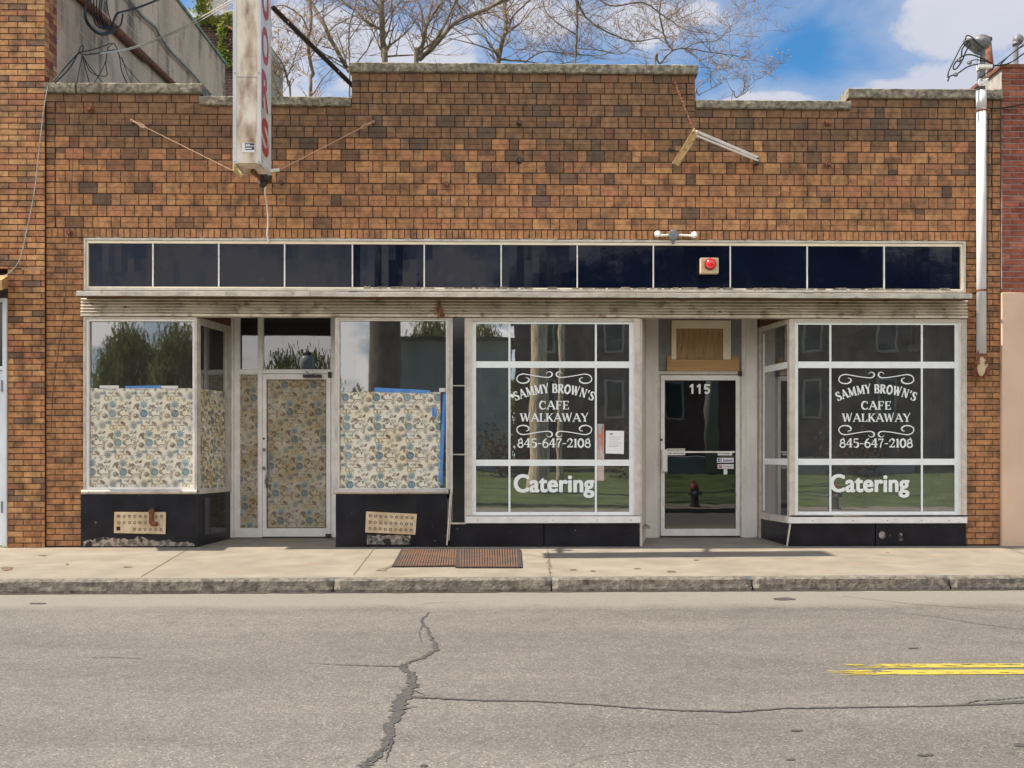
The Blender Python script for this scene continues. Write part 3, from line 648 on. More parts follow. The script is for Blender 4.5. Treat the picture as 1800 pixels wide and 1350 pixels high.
sc_.build('screw', 'iron', W3)
sc2 = MB()
for px in (1428, 1500, 1560, 1620, 1668): sc2.blob(at(px, 915, -.058), .006, .004, .006, 6, 4)
sc2.build('screw', 'iron', W4)
# white film bars behind the glass
def bars(o, gx0, gx1, z0, z1, vx, hz_):
    f = MB(); y0, y1 = .010, .013
    f.frame(gx0+.012, gx1-.012, z0+.012, z1-.014, y0, y1, .045, .055, .032, .035)
    f = f.build('film_border', 'film', o)
    for (r0, r1) in hz_:
        q = MB(); q.box(gx0+.058, gx1-.068, y0-.002, y1-.001, Z(r1), Z(r0)); q.build('film_bar', 'film', o)
    for px in vx:
        q = MB(); q.box(X(px)-.013, X(px)+.013, y0-.001, y1-.002, z0+.045, z1-.05); q.build('film_bar', 'film', o)
bars(W3, a3, b3, c3, d3, (895.5, 1047.5), ((635, 646.5), (808, 819)))
bars(W4, a4, b4, c4, d4, (1460, 1621), ((634.5, 646), (806.5, 817.5)))
# ---------- lettering
def ribbon2(mb, pts, w, org, sx_, sz_, yy, ang=0.0, k=[0]):
    k[0] += 1; y = yy-.00004*(k[0] % 40); n = len(pts); ws = w if isinstance(w, list) else [w]*n
    ca, sa = math.cos(ang), math.sin(ang)
    P = [Vector((p[0]*sx_, p[1]*sz_)) for p in pts]; Lf, Rt = [], []
    for i in range(n):
        d = P[min(i+1, n-1)]-P[max(i-1, 0)]
        if d.length < 1e-9: d = Vector((1, 0))
        d.normalize(); nn = Vector((-d.y, d.x))*ws[i]*sz_/2
        Lf.append(P[i]+nn); Rt.append(P[i]-nn)
    T = lambda q: (org[0]+q.x*ca-q.y*sa, y, org[1]+q.x*sa+q.y*ca)
    for i in range(n-1): mb.face([T(Rt[i]), T(Rt[i+1]), T(Lf[i+1]), T(Lf[i])])
def arc(cx_, cy_, rx, ry, a0, a1, n=14): return [(cx_+rx*math.cos(R(a0+(a1-a0)*i/n)), cy_+ry*math.sin(R(a0+(a1-a0)*i/n))) for i in range(n+1)]
TK, TN, SF = .20, .09, .07
def sf(x, y, l=.15): return ([(x-l, y), (x+l, y)], SF)
def aw(n_): return [TN+(TK-TN)*abs(math.sin(math.pi*i/(n_-1))) for i in range(n_)]
E_ = .035
GL = {
 'A': (.78, [([(.08, E_), (.40, 1)], TN), ([(.38, 1), (.70, E_)], TK), ([(.2, .36), (.58, .36)], .11), ([(.28, 1-E_), (.46, 1-E_)], SF), sf(.1, E_, .12), sf(.68, E_, .14)]),
 'B': (.66, [([(.16, 0), (.16, 1)], TK), (arc(.30, .755, .24, .21, 90, -90), aw(15)), (arc(.30, .275, .28, .24, 90, -90), aw(15)), ([(.04, E_), (.32, E_)], SF), ([(.04, 1-E_), (.32, 1-E_)], SF), ([(.1, .52), (.32, .52)], SF)]),
 'C': (.70, [(arc(.38, .5, .28, .46, 50, 310), [TN]*3+[TK]*9+[TN]*3), ([(.57, .66), (.57, .98)], .09), ([(.57, .05), (.6, .26)], .07)]),
 'E': (.64, [([(.17, 0), (.17, 1)], TK), ([(.05, E_), (.55, E_)], SF), ([(.05, 1-E_), (.54, 1-E_)], SF), ([(.17, .5), (.44, .5)], .08), ([(.55, 0), (.55, .24)], .09), ([(.53, .76), (.53, 1)], .09), ([(.44, .4), (.44, .6)], .07)]),
 'F': (.62, [([(.17, 0), (.17, 1)], TK), sf(.17, E_), ([(.05, 1-E_), (.54, 1-E_)], SF), ([(.17, .5), (.44, .5)], .08), ([(.53, .74), (.53, 1)], .09), ([(.44, .4), (.44, .6)], .07)]),
 'K': (.74, [([(.17, 0), (.17, 1)], TK), sf(.17, E_), sf(.17, 1-E_), ([(.22, .42), (.60, .97)], TN), ([(.34, .56), (.64, .04)], TK), sf(.6, 1-E_, .12), sf(.64, E_, .12)]),
 'L': (.60, [([(.17, 0), (.17, 1)], TK), sf(.17, 1-E_), ([(.05, E_), (.55, E_)], SF), ([(.55, 0), (.55, .3)], .09)]),
 'M': (.95, [([(.14, 0), (.16, 1)], TN), ([(.16, 1), (.46, .08)], TK), ([(.46, .08), (.78, 1)], TN), ([(.80, 1), (.82, 0)], TK), sf(.12, E_, .12), sf(.82, E_, .14), ([(.02, 1-E_), (.22, 1-E_)], SF), ([(.74, 1-E_), (.94, 1-E_)], SF)]),
 'N': (.82, [([(.14, 0), (.14, 1)], TN), ([(.14, 1), (.66, .04)], TK), ([(.66, .04), (.66, 1)], TN), sf(.14, E_, .12), sf(.66, 1-E_, .12), ([(.0, 1-E_), (.2, 1-E_)], SF)]),
 'O': (.76, [(arc(.38, .5, .27, .45, 0, 180), aw(15)[::-1]), (arc(.38, .5, .27, .45, 180, 360), aw(15)[::-1]), (arc(.38, .5, .29, .45, 120, 240), TK), (arc(.38, .5, .29, .45, -60, 60), TK)]),
 'R': (.74, [([(.16, 0), (.16, 1)], TK), (arc(.30, .74, .24, .225, 90, -90), aw(15)), ([(.32, .5), (.62, .04)], TK), sf(.16, E_), ([(.04, 1-E_), (.32, 1-E_)], SF), ([(.1, .515), (.32, .515)], SF), sf(.64, E_, .1)]),
 'S': (.60, [(arc(.32, .74, .19, .22, 30, 200, 10)+arc(.30, .26, .22, .23, 90, -150, 14), [TN]*6+[TK]*14+[TN]*6), ([(.5, .72), (.5, .98)], .08), ([(.08, .02), (.08, .3)], .08)]),
 'W': (1.0, [([(.10, .98), (.30, .02)], TK), ([(.30, .02), (.50, .9)], TN), ([(.48, .98), (.68, .02)], TK), ([(.68, .02), (.90, 1.12)], TN), sf(.1, 1-E_, .13), sf(.46, 1-E_, .1)]),
 'Y': (.74, [([(.10, .98), (.38, .42)], TK), ([(.38, .42), (.66, 1.1)], TN), ([(.38, .45), (.38, 0)], TK), sf(.1, 1-E_, .13), sf(.38, E_)]),
 "'": (.26, [([(.14, 1.0), (.08, .68)], .14)]), ' ': (.30, []), '-': (.46, [([(.06, .42), (.40, .42)], .10)]),
 '0': (.66, [(arc(.33, .48, .23, .44, 0, 180), aw(15)[::-1]), (arc(.33, .48, .23, .44, 180, 360), aw(15)[::-1]), (arc(.33, .48, .24, .44, 120, 240), TK), (arc(.33, .48, .24, .44, -60, 60), TK)]),
 '1': (.40, [([(.22, 0), (.22, .96)], TK), ([(.06, .82), (.22, .94)], .08), sf(.22, E_, .15)]),
 '2': (.62, [(arc(.30, .70, .20, .24, 160, -20, 12)+[(.32, .3), (.08, .06)], [TN]*5+[TK]*6+[TN]*4), ([(.06, .07), (.56, .07)], .13), ([(.56, .02), (.56, .24)], .08), ([(.1, .62), (.1, .8)], .12)]),
 '4': (.66, [([(.44, 0), (.44, 1)], TK), ([(.42, 1), (.06, .34)], TN), ([(.04, .32), (.64, .32)], .09), sf(.44, E_, .14)]),
 '5': (.62, [([(.14, .94), (.52, .94)], .13), ([(.14, .94), (.12, .52)], TN), (arc(.28, .30, .24, .28, 120, -140, 14), [TN]*4+[TK]*7+[TN]*4)]),
 '6': (.64, [(arc(.32, .29, .23, .27, 0, 360, 18), [TK]+[TN+.05]*17+[TK]), ([(.10, .32), (.14, .62), (.28, .88), (.46, .97)], [TK, TK, .14, TN])]),
 '7': (.58, [([(.06, .92), (.54, .92)], .12), ([(.52, .92), (.30, .45), (.24, 0)], [TN, .13, .15]), ([(.09, .76), (.09, .96)], .07)]),
 '8': (.64, [(arc(.32, .26, .23, .24, 0, 360, 18), .15), (arc(.32, .70, .18, .19, 0, 360, 18), .13), (arc(.34, .96, .1, .08, 0, 90, 5), .08)]),
}
def lettering(o, dx):
    mb = MB(); yy = .0080
    def line(s, px0, px1, rb, rt):
        tw = sum(GL[c][0] for c in s); x0 = X(px0+dx); sx_ = (X(px1+dx)-x0)/tw; h = Z(rt)-Z(rb); x = x0
        for c in s:
            for st_ in GL[c][1]:
                ribbon2(mb, st_[0], [q for q in st_[1]] if isinstance(st_[1], list) else st_[1], (x, Z(rb)), sx_, h, yy)
            x += GL[c][0]*sx_
    line('CAFE', 947, 1001, 719.5, 704.5); line('WALKAWAY', 914, 1035, 741, 726.5); line('845-647-2108', 909, 1039, 786.5, 770.5)
    s = "SAMMY BROWN'S"; tw = sum(GL[c][0] for c in s); acc_ = 0
    for c in s:                           # the name follows a shallow arch
        u = (acc_+GL[c][0]/2)/tw; px = 906+(1042-906)*u; t = 2*u-1
        rb = 690.5+14.5*t*t; slope = -math.atan(14.5*2*t*2/136.0*1.0)
        sx_ = 136/136.0/tw; h = 16.0*PXM; ca, sa = math.cos(slope), math.sin(slope); hw = GL[c][0]*sx_/2
        ox, oz = X(px+dx)-hw*ca, Z(rb)-hw*sa
        for st_ in GL[c][1]: ribbon2(mb, st_[0], st_[1], (ox, oz), sx_, h, yy, slope)
        acc_ += GL[c][0]
    # scrolls, traced for one quarter and mirrored
    q = [(958, 653.5), (961, 656), (965, 658.5), (968.5, 657.5), (970.5, 655), (969, 652.8), (965, 652.6)]
    sc1 = [(960.5, 657), (963, 653.8), (967, 653.4), (970.3, 656), (970, 660), (965, 663), (955, 662.6), (940, 660.5), (925, 657.8), (918, 657.5), (911.5, 660), (908.6, 665), (909.8, 670), (916, 673.2), (924, 673), (929.3, 669.5), (929, 665.2), (924, 663.3)]
    wd = [.5, .8, 1.4, 2.2, 2.4, 1.6, 1.4, 1.4, 1.4, 1.7, 1.6, 1.6, 1.6, 1.7, 2.0, 2.4, 1.6, .8]
    def scroll(mx, my):
        cxp, cyp = 974.5, 716.0
        P = []
        for (px, py) in sc1:
            if my: py = 1421.2-py
            if mx: px = 2*974.3-px
            P.append(Vector((X(px+dx), 0, Z(py))))
        C = curve(P, 5); W_ = []
        for i in range(len(C)): t = i/5; k = min(int(t), len(wd)-2); W_.append((wd[k]*(t-k if k < len(wd)-1 else 0)+wd[k+1]*0) if False else (wd[k]*(1-(t-k))+wd[k+1]*(t-k))*PXM*1.15)
        ribbon2(mb, [(p.x, p.z) for p in C], W_, (0, 0), 1, 1, yy)
    for mx in (0, 1):
        for my in (0, 1): scroll(mx, my)
    mb.build('lettering', 'film', o)
def bfont(s, size=1.0, offset=0.0, shear=0.0, space=1.0):
    cu = bpy.data.curves.new('tmp', 'FONT'); cu.body = s; cu.size = size; cu.offset = offset; cu.space_character = space; cu.shear = shear
    ob = bpy.data.objects.new('tmp', cu); me = bpy.data.meshes.new_from_object(ob)
    vs = [v.co.copy() for v in me.vertices]; fs = [tuple(p.vertices) for p in me.polygons]
    bpy.data.objects.remove(ob); bpy.data.curves.remove(cu); bpy.data.meshes.remove(me)
    return vs, fs
def text_in(mb, s, x0, x1, z0, z1, y, offset=0.0, space=1.0, basis=None, col=None):
    vs, fs = bfont(s, 1, offset, 0, space); ax = min(v.x for v in vs); bx = max(v.x for v in vs); ay = min(v.y for v in vs); by = max(v.y for v in vs)
    for f in fs:
        P = []
        for i in f:
            u = (vs[i].x-ax)/(bx-ax); v = (vs[i].y-ay)/(by-ay)
            if basis: o_, e1, e2 = basis; P.append(o_+e1*(x0+(x1-x0)*u)+e2*(z0+(z1-z0)*v))
            else: P.append((x0+(x1-x0)*u, y, z0+(z1-z0)*v))
        mb.face(P, col)
for (o, dx) in ((W3, 0), (W4, 566.5)):
    lettering(o, dx)
    t = MB(); q = 903 if dx == 0 else 1459
    [text_in(t, 'Catering', X(q)+.011+a*.011, X(q+(142 if dx == 0 else 140))-.011+a*.011, Z(875.5)+.008+b*.008, Z(833.5)-.008+b*.008, .0070-.00006*i, 0, 1.04) for i, (a, b) in enumerate(((0, 0), (-1, -.6), (-1, .6), (1, -.6), (1, .6), (0, 1), (0, -1), (-1, 0), (1, 0)))]; t.build('lettering', 'film', o)
# notice and poster taped inside the cafe window
nb = at(1080, 798, .03)
no = thing('paper_notice', 'white printed notice sheet taped inside the cafe window beside the poster', 'notice', nb)
s = MB(); s.hexa([at(1064.5, 797, .0150), at(1096.5, 798, .0150), at(1096.5, 798, .0155), at(1064.5, 797, .0155), at(1065, 757, .0150), at(1097, 757.5, .0150), at(1097, 757.5, .0155), at(1065, 757, .0155)]); s.build('sheet', 'sheet', no)
s = MB()
for i, r_ in enumerate((768, 771.5, 775, 778.5, 782, 784.5)): s.box(X(1070.5), X(1092.5-(i % 3)*3), .0144, .0146, Z(r_+.6), Z(r_))
s.blob(at(1074.5, 763, .0146), .022, .0003, .014, 10, 6); s.build('print', 'ink', no)
po = thing('window_poster', 'torn orange and blue poster strip hanging behind the right film bar', 'poster', at(1055, 807, .05))
s = MB(); y_ = .0165
s.mi = 3; s.box(X(1049), X(1062), y_, y_+.001, Z(845), Z(745)); s.mi = 1
s.face([at(1049.5, 748, .0160), at(1052, 790, .0160), at(1054, 800, .0160), at(1051, 746, .0160)]); s.face([at(1058, 746, .0160), at(1056, 770, .0160), at(1059, 798, .0160), at(1061.5, 746, .0160)])
s.face([at(1050, 763, .0155), at(1050, 769, .0155), at(1061, 769, .0155), at(1061, 763, .0155)][::-1])
s.mi = 2; s.face([at(1053, 746.5, .0150), at(1055.3, 762, .0150), at(1058, 746.5, .0150)]); s.build('sheet', ['sheet', mat('poster_orange', (.52, .17, .10), .7), mat('poster_blue', (.25, .42, .50), .7), mat('poster_back', (.56, .46, .42), .8, col2=(.42, .30, .26), scale=8)], po)
# ---------- printed fruit paper
BLUE, LBLUE, BRN, OLV, GRY, PNK, GRN = (.085, .165, .215), (.22, .32, .36), (.15, .115, .10), (.30, .26, .15), (.33, .32, .30), (.48, .42, .40), (.20, .28, .24)
def disc(cx_, cy_, rx, ry, col, n=10, rot=0): return ([(cx_+rx*math.cos(t)*math.cos(rot)-ry*math.sin(t)*math.sin(rot), cy_+rx*math.cos(t)*math.sin(rot)+ry*math.sin(t)*math.cos(rot)) for t in [2*math.pi*i/n for i in range(n)]], col)
def star(cx_, cy_, r, n, col, a0=0, w_=.22):
    o = []
    for i in range(n):
        a = a0+2*math.pi*i/n; c_, s_ = math.cos(a), math.sin(a)
        o.append(([(cx_, cy_), (cx_+r*.5*c_-r*w_*s_, cy_+r*.5*s_+r*w_*c_), (cx_+r*c_, cy_+r*s_), (cx_+r*.5*c_+r*w_*s_, cy_+r*.5*s_-r*w_*c_)], col))
    return o
def ringp(cx_, cy_, r, col, a0=0, a1=360, w_=.25, n=10):
    o = []
    for i in range(n):
        t0, t1 = R(a0+(a1-a0)*i/n), R(a0+(a1-a0)*(i+1)/n)
        o.append(([(cx_+q*math.cos(t), cy_+q*math.sin(t)) for q, t in ((r, t0), (r, t1), (r*(1-w_), t1), (r*(1-w_), t0))], col))
    return o
mo = random.Random(3)
MOT = [disc(0, -2, 46, 48, BLUE, 14)]+[disc(mo.uniform(-26, 26), mo.uniform(-26, 26), 8, 8, LBLUE, 6) for _ in range(7)]
MOT += star(0, 105, 58, 9, LBLUE, .3)+star(0, 92, 36, 7, BLUE, .1, .16)
for _ in range(26): MOT.append(disc(110+mo.gauss(0, 24), 85+mo.gauss(0, 24), 11, 11, mo.choice((BRN, BRN, GRY, (.24, .17, .15))), 7))
MOT += [disc(72, 0, 17, 24, BRN, 9), disc(72, 3, 8, 12, OLV, 7)]+ringp(72, 0, 29, GRY, 20, 330, .15)
MOT += star(170, 40, 46, 5, GRN, .5, .13)+star(200, 60, 34, 5, GRY, 1.1, .12)
MOT += ringp(150, -85, 66, BRN, 15, 165, .14, 14)+ringp(150, -88, 48, PNK, 0, 180, .3, 12)
MOT += [disc(275, -30, 33, 33, OLV, 12), disc(275, -34, 26, 24, BRN, 10), disc(264, -22, 11, 11, PNK, 7)]
MOT += [disc(272, 92, 30, 17, BRN, 8, .7), disc(292, 62, 14, 30, BRN, 8, .3), disc(252, 64, 12, 20, OLV, 8, -.5), disc(300, 108, 12, 12, GRN, 7)]
MOT += [disc(12, -62, 48, 17, PNK, 10), disc(12, -60, 34, 9, GRY, 8)]
MOT += [disc(-34, -108, 22, 24, LBLUE, 10), disc(-34, -104, 11, 14, BLUE, 8)]+[disc(20+12*i, -108+8*math.sin(i*2), 13, 8, GRY, 7, i) for i in range(5)]
MOT += ringp(-8, -170, 30, OLV, w_=.35)+ringp(26, -166, 28, OLV, w_=.3)+[disc(68+i*17, -142, 8, 7, BRN, 6) for i in range(3)]
MOT += star(245, -135, 62, 11, GRY, .2, .10)+star(250, -150, 40, 7, BLUE, .6, .10)
MOT += [disc(122, -118, 34, 18, BRN, 9, -.5), disc(136, -136, 20, 15, (.22, .13, .12), 8, .6)]+star(165, -168, 36, 5, LBLUE, .9, .14)
MOT += star(330, -60, 30, 5, GRN, .2, .14)+star(40, 160, 22, 4, OLV, .2, .2)+star(215, -40, 26, 3, OLV, 2.2, .14)+star(110, 150, 26, 4, GRN, 1, .18)+star(-60, -30, 20, 4, BRN, .5, .2)
MOT += star(-40, 45, 30, 5, GRN, .3, .16)+star(60, 60, 26, 5, OLV, .8, .18)+star(205, -5, 30, 5, BRN, .1, .16)+star(75, -70, 28, 5, GRN, 1.9, .16)+star(300, -110, 26, 5, BRN, .5, .18)+star(165, 120, 30, 6, GRY, .2, .16)+star(235, 20, 22, 4, OLV, .7, .2)+[disc(205, 120, 22, 12, BRN, 8, .9), disc(330, 20, 20, 13, OLV, 8, .4), disc(-60, 90, 16, 11, BRN, 8, 1.2), disc(95, -25, 14, 9, BRN, 7), disc(200, -70, 12, 17, GRN, 8, .4), disc(345, -140, 18, 12, GRY, 8, .6), disc(60, -110, 16, 10, OLV, 8, 2)]
def paper_mesh(org, e1, w_, h_, nrm, phase=(0, 0), fade=None, skew=.18, base=(.70, .66, .54)):
    mb = MB(); up = Vector((0, 0, 1)); org = Vector(org); e1 = Vector(e1).normalized(); nrm = Vector(nrm)
    nx, nz = 8, 8
    for i in range(nx):
        for k in range(nz):
            mb.face([org+e1*(w_*a/nx)+up*(h_*b/nz) for a, b in ((i, k), (i+1, k), (i+1, k+1), (i, k+1))], base)
    S = 1/6.75/136; PX_, PZ_ = 365*S, 345*S; cnt = 0
    for r_ in range(-2, int(h_/PZ_)+3):
        for c_ in range(-3, int(w_/PX_)+4):
            ox = phase[0]+c_*PX_-r_*PZ_*skew; oz = phase[1]+r_*PZ_
            if ox > w_+.4 or ox < -.6: continue
            tint = mo.uniform(.85, 1.15)
            for qi, (poly, col) in enumerate(MOT):
                P = [(min(max(ox+x*S, 0), w_), min(max(oz+y*S, 0), h_)) for x, y in poly]
                ar = sum(P[i][0]*P[(i+1) % len(P)][1]-P[(i+1) % len(P)][0]*P[i][1] for i in range(len(P)))
                if abs(ar) < 2e-5: continue
                if ar < 0: P = P[::-1]
                k = fade if fade else mo.uniform(.02, .28); c = tuple((a*tint)*(1-k)+b*k for a, b in zip(col, base))
                cnt += 1; mb.face([org+e1*x+up*y+nrm*(.0002+.00003*qi) for x, y in P], c)
    return mb
def papers(label, org, e1, w_, h_, nrm, m='paper', phase=(0, 0), tapes=(), **k):
    t = thing('printed_paper', label, 'paper sheet', org, 'fruit patterned paper sheets covering the vacant shop glass')
    paper_mesh(org, e1, w_, h_, nrm, phase, **k).build('sheet', m, t)
    for (m_, pts) in tapes:
        q = MB(); q.face(pts); q.build('tape', m_, t)
    return t
N0 = (0, -1, 0); yp = .0165; yt = .0135
papers('fruit patterned paper in the left corner window, white and blue tape along its top', (X(158), yp, Z(859)), (1, 0, 0), X(343)-X(158), Z(683)-Z(859), N0, phase=(.02, .22),
       tapes=(('whitetape', [at(175, 682.5, yt), at(209, 682.5, yt), at(209, 677.5, yt), at(175, 677.5, yt)]), ('bluetape', [at(220, 682.5, yt), at(283, 682, yt), at(283, 677.5, yt), at(220, 678.5, yt)]),
              ('whitetape', [at(283.3, 683, yt), at(313, 682.5, yt), at(313, 678, yt), at(283.3, 678, yt)]), ('bluetape', [at(156.5, 822, yt), at(158.5, 822, yt), at(158.5, 700, yt), at(155.5, 700, yt)]),
              ('bluetape', [at(158, 859, yt), at(343, 859, yt), at(343, 857, yt), at(158, 857, yt)])))
papers('fruit patterned paper with wide blue tape down its right side beside the black tile pillar', (X(598), yp, Z(858.5)), (1, 0, 0), X(774)-X(598), Z(689)-Z(858.5), N0, phase=(.12, .05), skew=.05,
       tapes=(('bluetape', [at(658, 689, yt), at(757, 692, yt), at(756, 686, yt), at(658, 681, yt)]), ('bluetape', [at(770, 853, yt), at(777.5, 853, yt), at(784, 692, yt), at(779, 692, yt)]),
              ('whitetape', [at(772, 689, yt), at(783, 689, yt), at(783, 682, yt), at(772, 682, yt)]), ('bluetape', [at(760, 736, yt), at(766, 736, yt), at(770, 716, yt), at(759, 717, yt)])))
# ------------------------------------------------------------------ left recess
RY = 1.0
xa, xb_ = X(347), X(408, RY)
ret = MB(); A = Vector((xa, .0, 0)); B = Vector((xb_, RY, 0)); e = (B-A).normalized(); Ld = (B-A).length; nr_ = Vector((e.y, -e.x, 0))
def along(s, z, off=0.0): q = A+e*s+nr_*off; return Vector((q.x, q.y, z))
def wallbar(mb, s0, s1, z0, z1, t0, t1): mb.hexa([along(s0, z0, t1), along(s0, z0, t0), along(s1, z0, t0), along(s1, z0, t1), along(s0, z1, t1), along(s0, z1, t0), along(s1, z1, t0), along(s1, z1, t1)])
cz = Z(860); bz = Z(868)
wallbar(ret, .0, .05, bz, headz, -.03, .02); wallbar(ret, .80, .98, bz, headz, -.03, .02); wallbar(ret, .05, .80, headz-.09, headz, -.03, .02); wallbar(ret, .05, .80, bz, cz+.01, -.03, .03)
ret.mi = 1; wallbar(ret, .0, .99, headz+.001, hz2, -.02, .01); W1b = ret.build('display_window', ['alu', 'soffit'], building)
pane_quad('pane', [along(.05, cz, -.005), along(.80, cz, -.005), along(.80, headz-.09, -.005), along(.05, headz-.09, -.005)], 'pane_dirty', W1b)
papers('fruit patterned paper on the slanting side glass left of the vacant shop door', along(.06, cz, -.001), e, .73, Z(683)-cz, nr_, 'paper_old', phase=(.1, .15), fade=.15)
bs = MB(); wallbar(bs, .0, .98, -.02, bz-.001, -.03, .0); bs.mi = 1; wallbar(bs, .18, .8, .14, bz-.06, .001, .006)
bs.build('side_bulkhead', ['black_tile', 'black_side'], building)
# back frame of the recess at y = RY
dz0 = SL*RY+.01
def BX(px): return X(px, RY)
def BZ(r_, px=911): return Z(r_, px, RY)
tz = BZ(651.5); tz2 = BZ(657.5)
df = MB(); y0, y1 = RY-.03, RY+.05
for (p0, p1, yy) in ((413, 421, 0), (455, 462, 0), (583, 592, -.01)): df.box(BX(p0), BX(p1), y0+yy, y1, dz0, hz2)
df.box(BX(407), BX(412.5), RY-.06, y1, dz0, hz2)
df.box(BX(421), BX(455), y0+.002, y1, tz2, tz); df.box(BX(462), BX(583), y0+.002, y1, tz2, tz)
df.build('door_frame', 'alu_white', building)
tr = MB(); tr.frame(BX(421), BX(455), tz, hz2, RY-.012, RY+.03, .012); o = tr.build('transom_window', 'alu_white', building)
pane_quad('pane', [(BX(421), RY+.01, tz), (BX(455), RY+.01, tz), (BX(455), RY+.01, hz2), (BX(421), RY+.01, hz2)], 'pane_dark', o)
tr = MB(); tr.frame(BX(462), BX(583), tz, hz2, RY-.012, RY+.03, .012); o = tr.build('transom_window', 'alu_white', building)
pane_quad('pane', [(BX(462), RY+.01, tz), (BX(583), RY+.01, tz), (BX(583), RY+.01, hz2), (BX(462), RY+.01, hz2)], 'pane_dark', o)
sl = MB(); sl.frame(BX(421), BX(455), dz0, tz2, RY-.015, RY+.03, .012, .012, .13, .012); o = sl.build('sidelight', 'alu_white', building)
pane_quad('pane', [(BX(421)+.01, RY+.0, dz0+.12), (BX(455)-.01, RY+.0, dz0+.12), (BX(455)-.01, RY+.0, tz2), (BX(421)+.01, RY+.0, tz2)], 'pane_dirty', o)
papers('narrow aged fruit paper strip in the sidelight left of the vacant shop door', (BX(421)+.01, RY-.002, dz0+.13), (1, 0, 0), BX(455)-BX(421)-.02, tz2-dz0-.13, N0, 'paper_old', phase=(.06, .3), fade=.18, base=(.48, .44, .345))  # base darkened for the dimming of the glass, besides its age
def door(px0, px1, rt, glass_m, lab, lw, rw, tw, bw):
    x0, x1 = BX(px0)+.006, BX(px1)-.006; z0, z1 = dz0+.012, BZ(rt)
    d_ = MB(); d_.frame(x0, x1, z0, z1, RY-.045, RY, lw, rw, bw, tw)
    d_.mi = 1; gx0, gx1, gz0, gz1 = x0+lw, x1-rw, z0+bw, z1-tw
    d_.frame(gx0, gx1, gz0, gz1, RY-.03, RY-.012, .008); o_ = d_.build('door', ['alu_white', 'iron'], building, bevel=.003); o_['label'] = lab
    pane_quad('pane', [(gx0+.002, RY-.018, gz0), (gx1-.002, RY-.018, gz0), (gx1-.002, RY-.018, gz1), (gx0+.002, RY-.018, gz1)], glass_m, o_)
    return o_, x0, x1, z0, z1, gx0, gx1, gz0, gz1
D1, x0, x1, z0, z1, gx0, gx1, gz0, gz1 = door(462, 583, 658.5, 'pane_dirty', 'glazed door covered from inside with fruit paper', .055, .06, .075, .115)
papers('aged fruit paper filling the vacant shop door pane', (gx0+.009, RY-.020, gz0+.009), (1, 0, 0), gx1-gx0-.018, gz1-gz0-.018, N0, 'paper_old', phase=(.18, .1), fade=.14, base=(.48, .44, .345))  # darker base carries the dimness seen through glass, along with ageing
h = MB(); h.tube(curve(cat_px([(470.5, 791), (472.5, 800), (472, 830), (468, 842), (468, 858)], RY-.09), 6), .009, 8)
h.face([at(465, 848, RY-.09), at(468.5, 858, RY-.09), at(470, 822, RY-.095)]); h.face([at(470, 824, RY-.097), at(466, 846, RY-.097), at(471, 838, RY-.1)])
h.box(BX(464), BX(468), RY-.09, RY-.045, BZ(793), BZ(788)); h.box(BX(464), BX(468), RY-.09, RY-.045, BZ(825), BZ(820)); h.tube(cat_px([(470, 843), (478, 848)], RY-.1), .007, 6)
h.build('handle', 'lead', D1)
h = MB(); h.box(BX(535), BX(567), RY-.11, RY-.05, BZ(665), BZ(660)); h.bar(at(545, 659, RY-.1), at(537, 652, RY-.06), .012, .008); h.bar(at(545, 659, RY-.1), at(556, 657, RY-.1), .012, .008); h.build('closer', 'iron', D1, bevel=.004)
h = MB(); h.lathe(at(463.8, 771, RY-.044), (0, -1, 0), ((0, .016), (.008, .016), (.009, .008), (.009, 0)), 12); h.build('lock', 'iron', D1)
h = MB(); h.box(BX(578), BX(584), RY-.07, RY-.046, BZ(665), BZ(655)); h.build('hinge', 'iron', D1); h = MB(); h.box(BX(574), BX(583), RY-.08, RY-.046, dz0+.01, dz0+.05); h.build('hinge', 'iron', D1)
# right side wall of the left recess (seen edge on)
s = MB(); s.hexa([(X(590), 0.08, -.02), (X(592), .08, -.02), (BX(592), RY, -.02), (BX(590.2), RY, -.02), (X(590), .08, hz2), (X(592), .08, hz2), (BX(592), RY, hz2), (BX(590.2), RY, hz2)]); s.build('side_jamb', 'painted', building)
# front bulkheads
def bulk(px0, px1, rt, name='bulkhead', lab=None):
    s = MB(); s.box(X(px0), X(px1), -.035, .05, -.03, Z(rt)-.001); o_ = s.build(name, 'black_tile', building)
    if lab: o_['label'] = lab
    return o_
B1 = bulk(144, 347, 868); B2 = bulk(591, 786, 868); B3 = bulk(792, 955, 921); B4 = bulk(957, 1124, 921); B5 = bulk(1386, 1536, 921); B6 = bulk(1538, 1696, 921)
def rough_patch(px0, px1, rts, rb, o_, y_=-.038, m='worn'):
    s = MB(); n = len(rts)-1; pts = []; 
    for i in range(n):
        for k in range(4):
            t = k/4; pts.append((px0+(px1-px0)*(i+t)/n, rts[i]*(1-t)+rts[i+1]*t+random.uniform(-1.6, 1.6)))
    for (a, ra), (b, rb_) in zip(pts, pts[1:]):
        s.hexa([at(a, rb, y_+.002), at(a, rb, y_), at(b, rb, y_), at(b, rb, y_+.002), at(a, ra, y_+.002), at(a, ra, y_), at(b, rb_, y_), at(b, rb_, y_+.002)])
    return s.build('bare_patch', m, o_)
rough_patch(146, 346, [951, 949, 944, 945, 947, 948, 943, 950, 952, 949, 954, 952, 956], 960, B1)
rough_patch(645, 727, [941, 941, 941, 941, 941], 957, B2)
s = MB(); s.box(X(645), X(733), -.040, -.036, Z(912), Z(869)); s.build('dark_pane', 'black_side', B2)
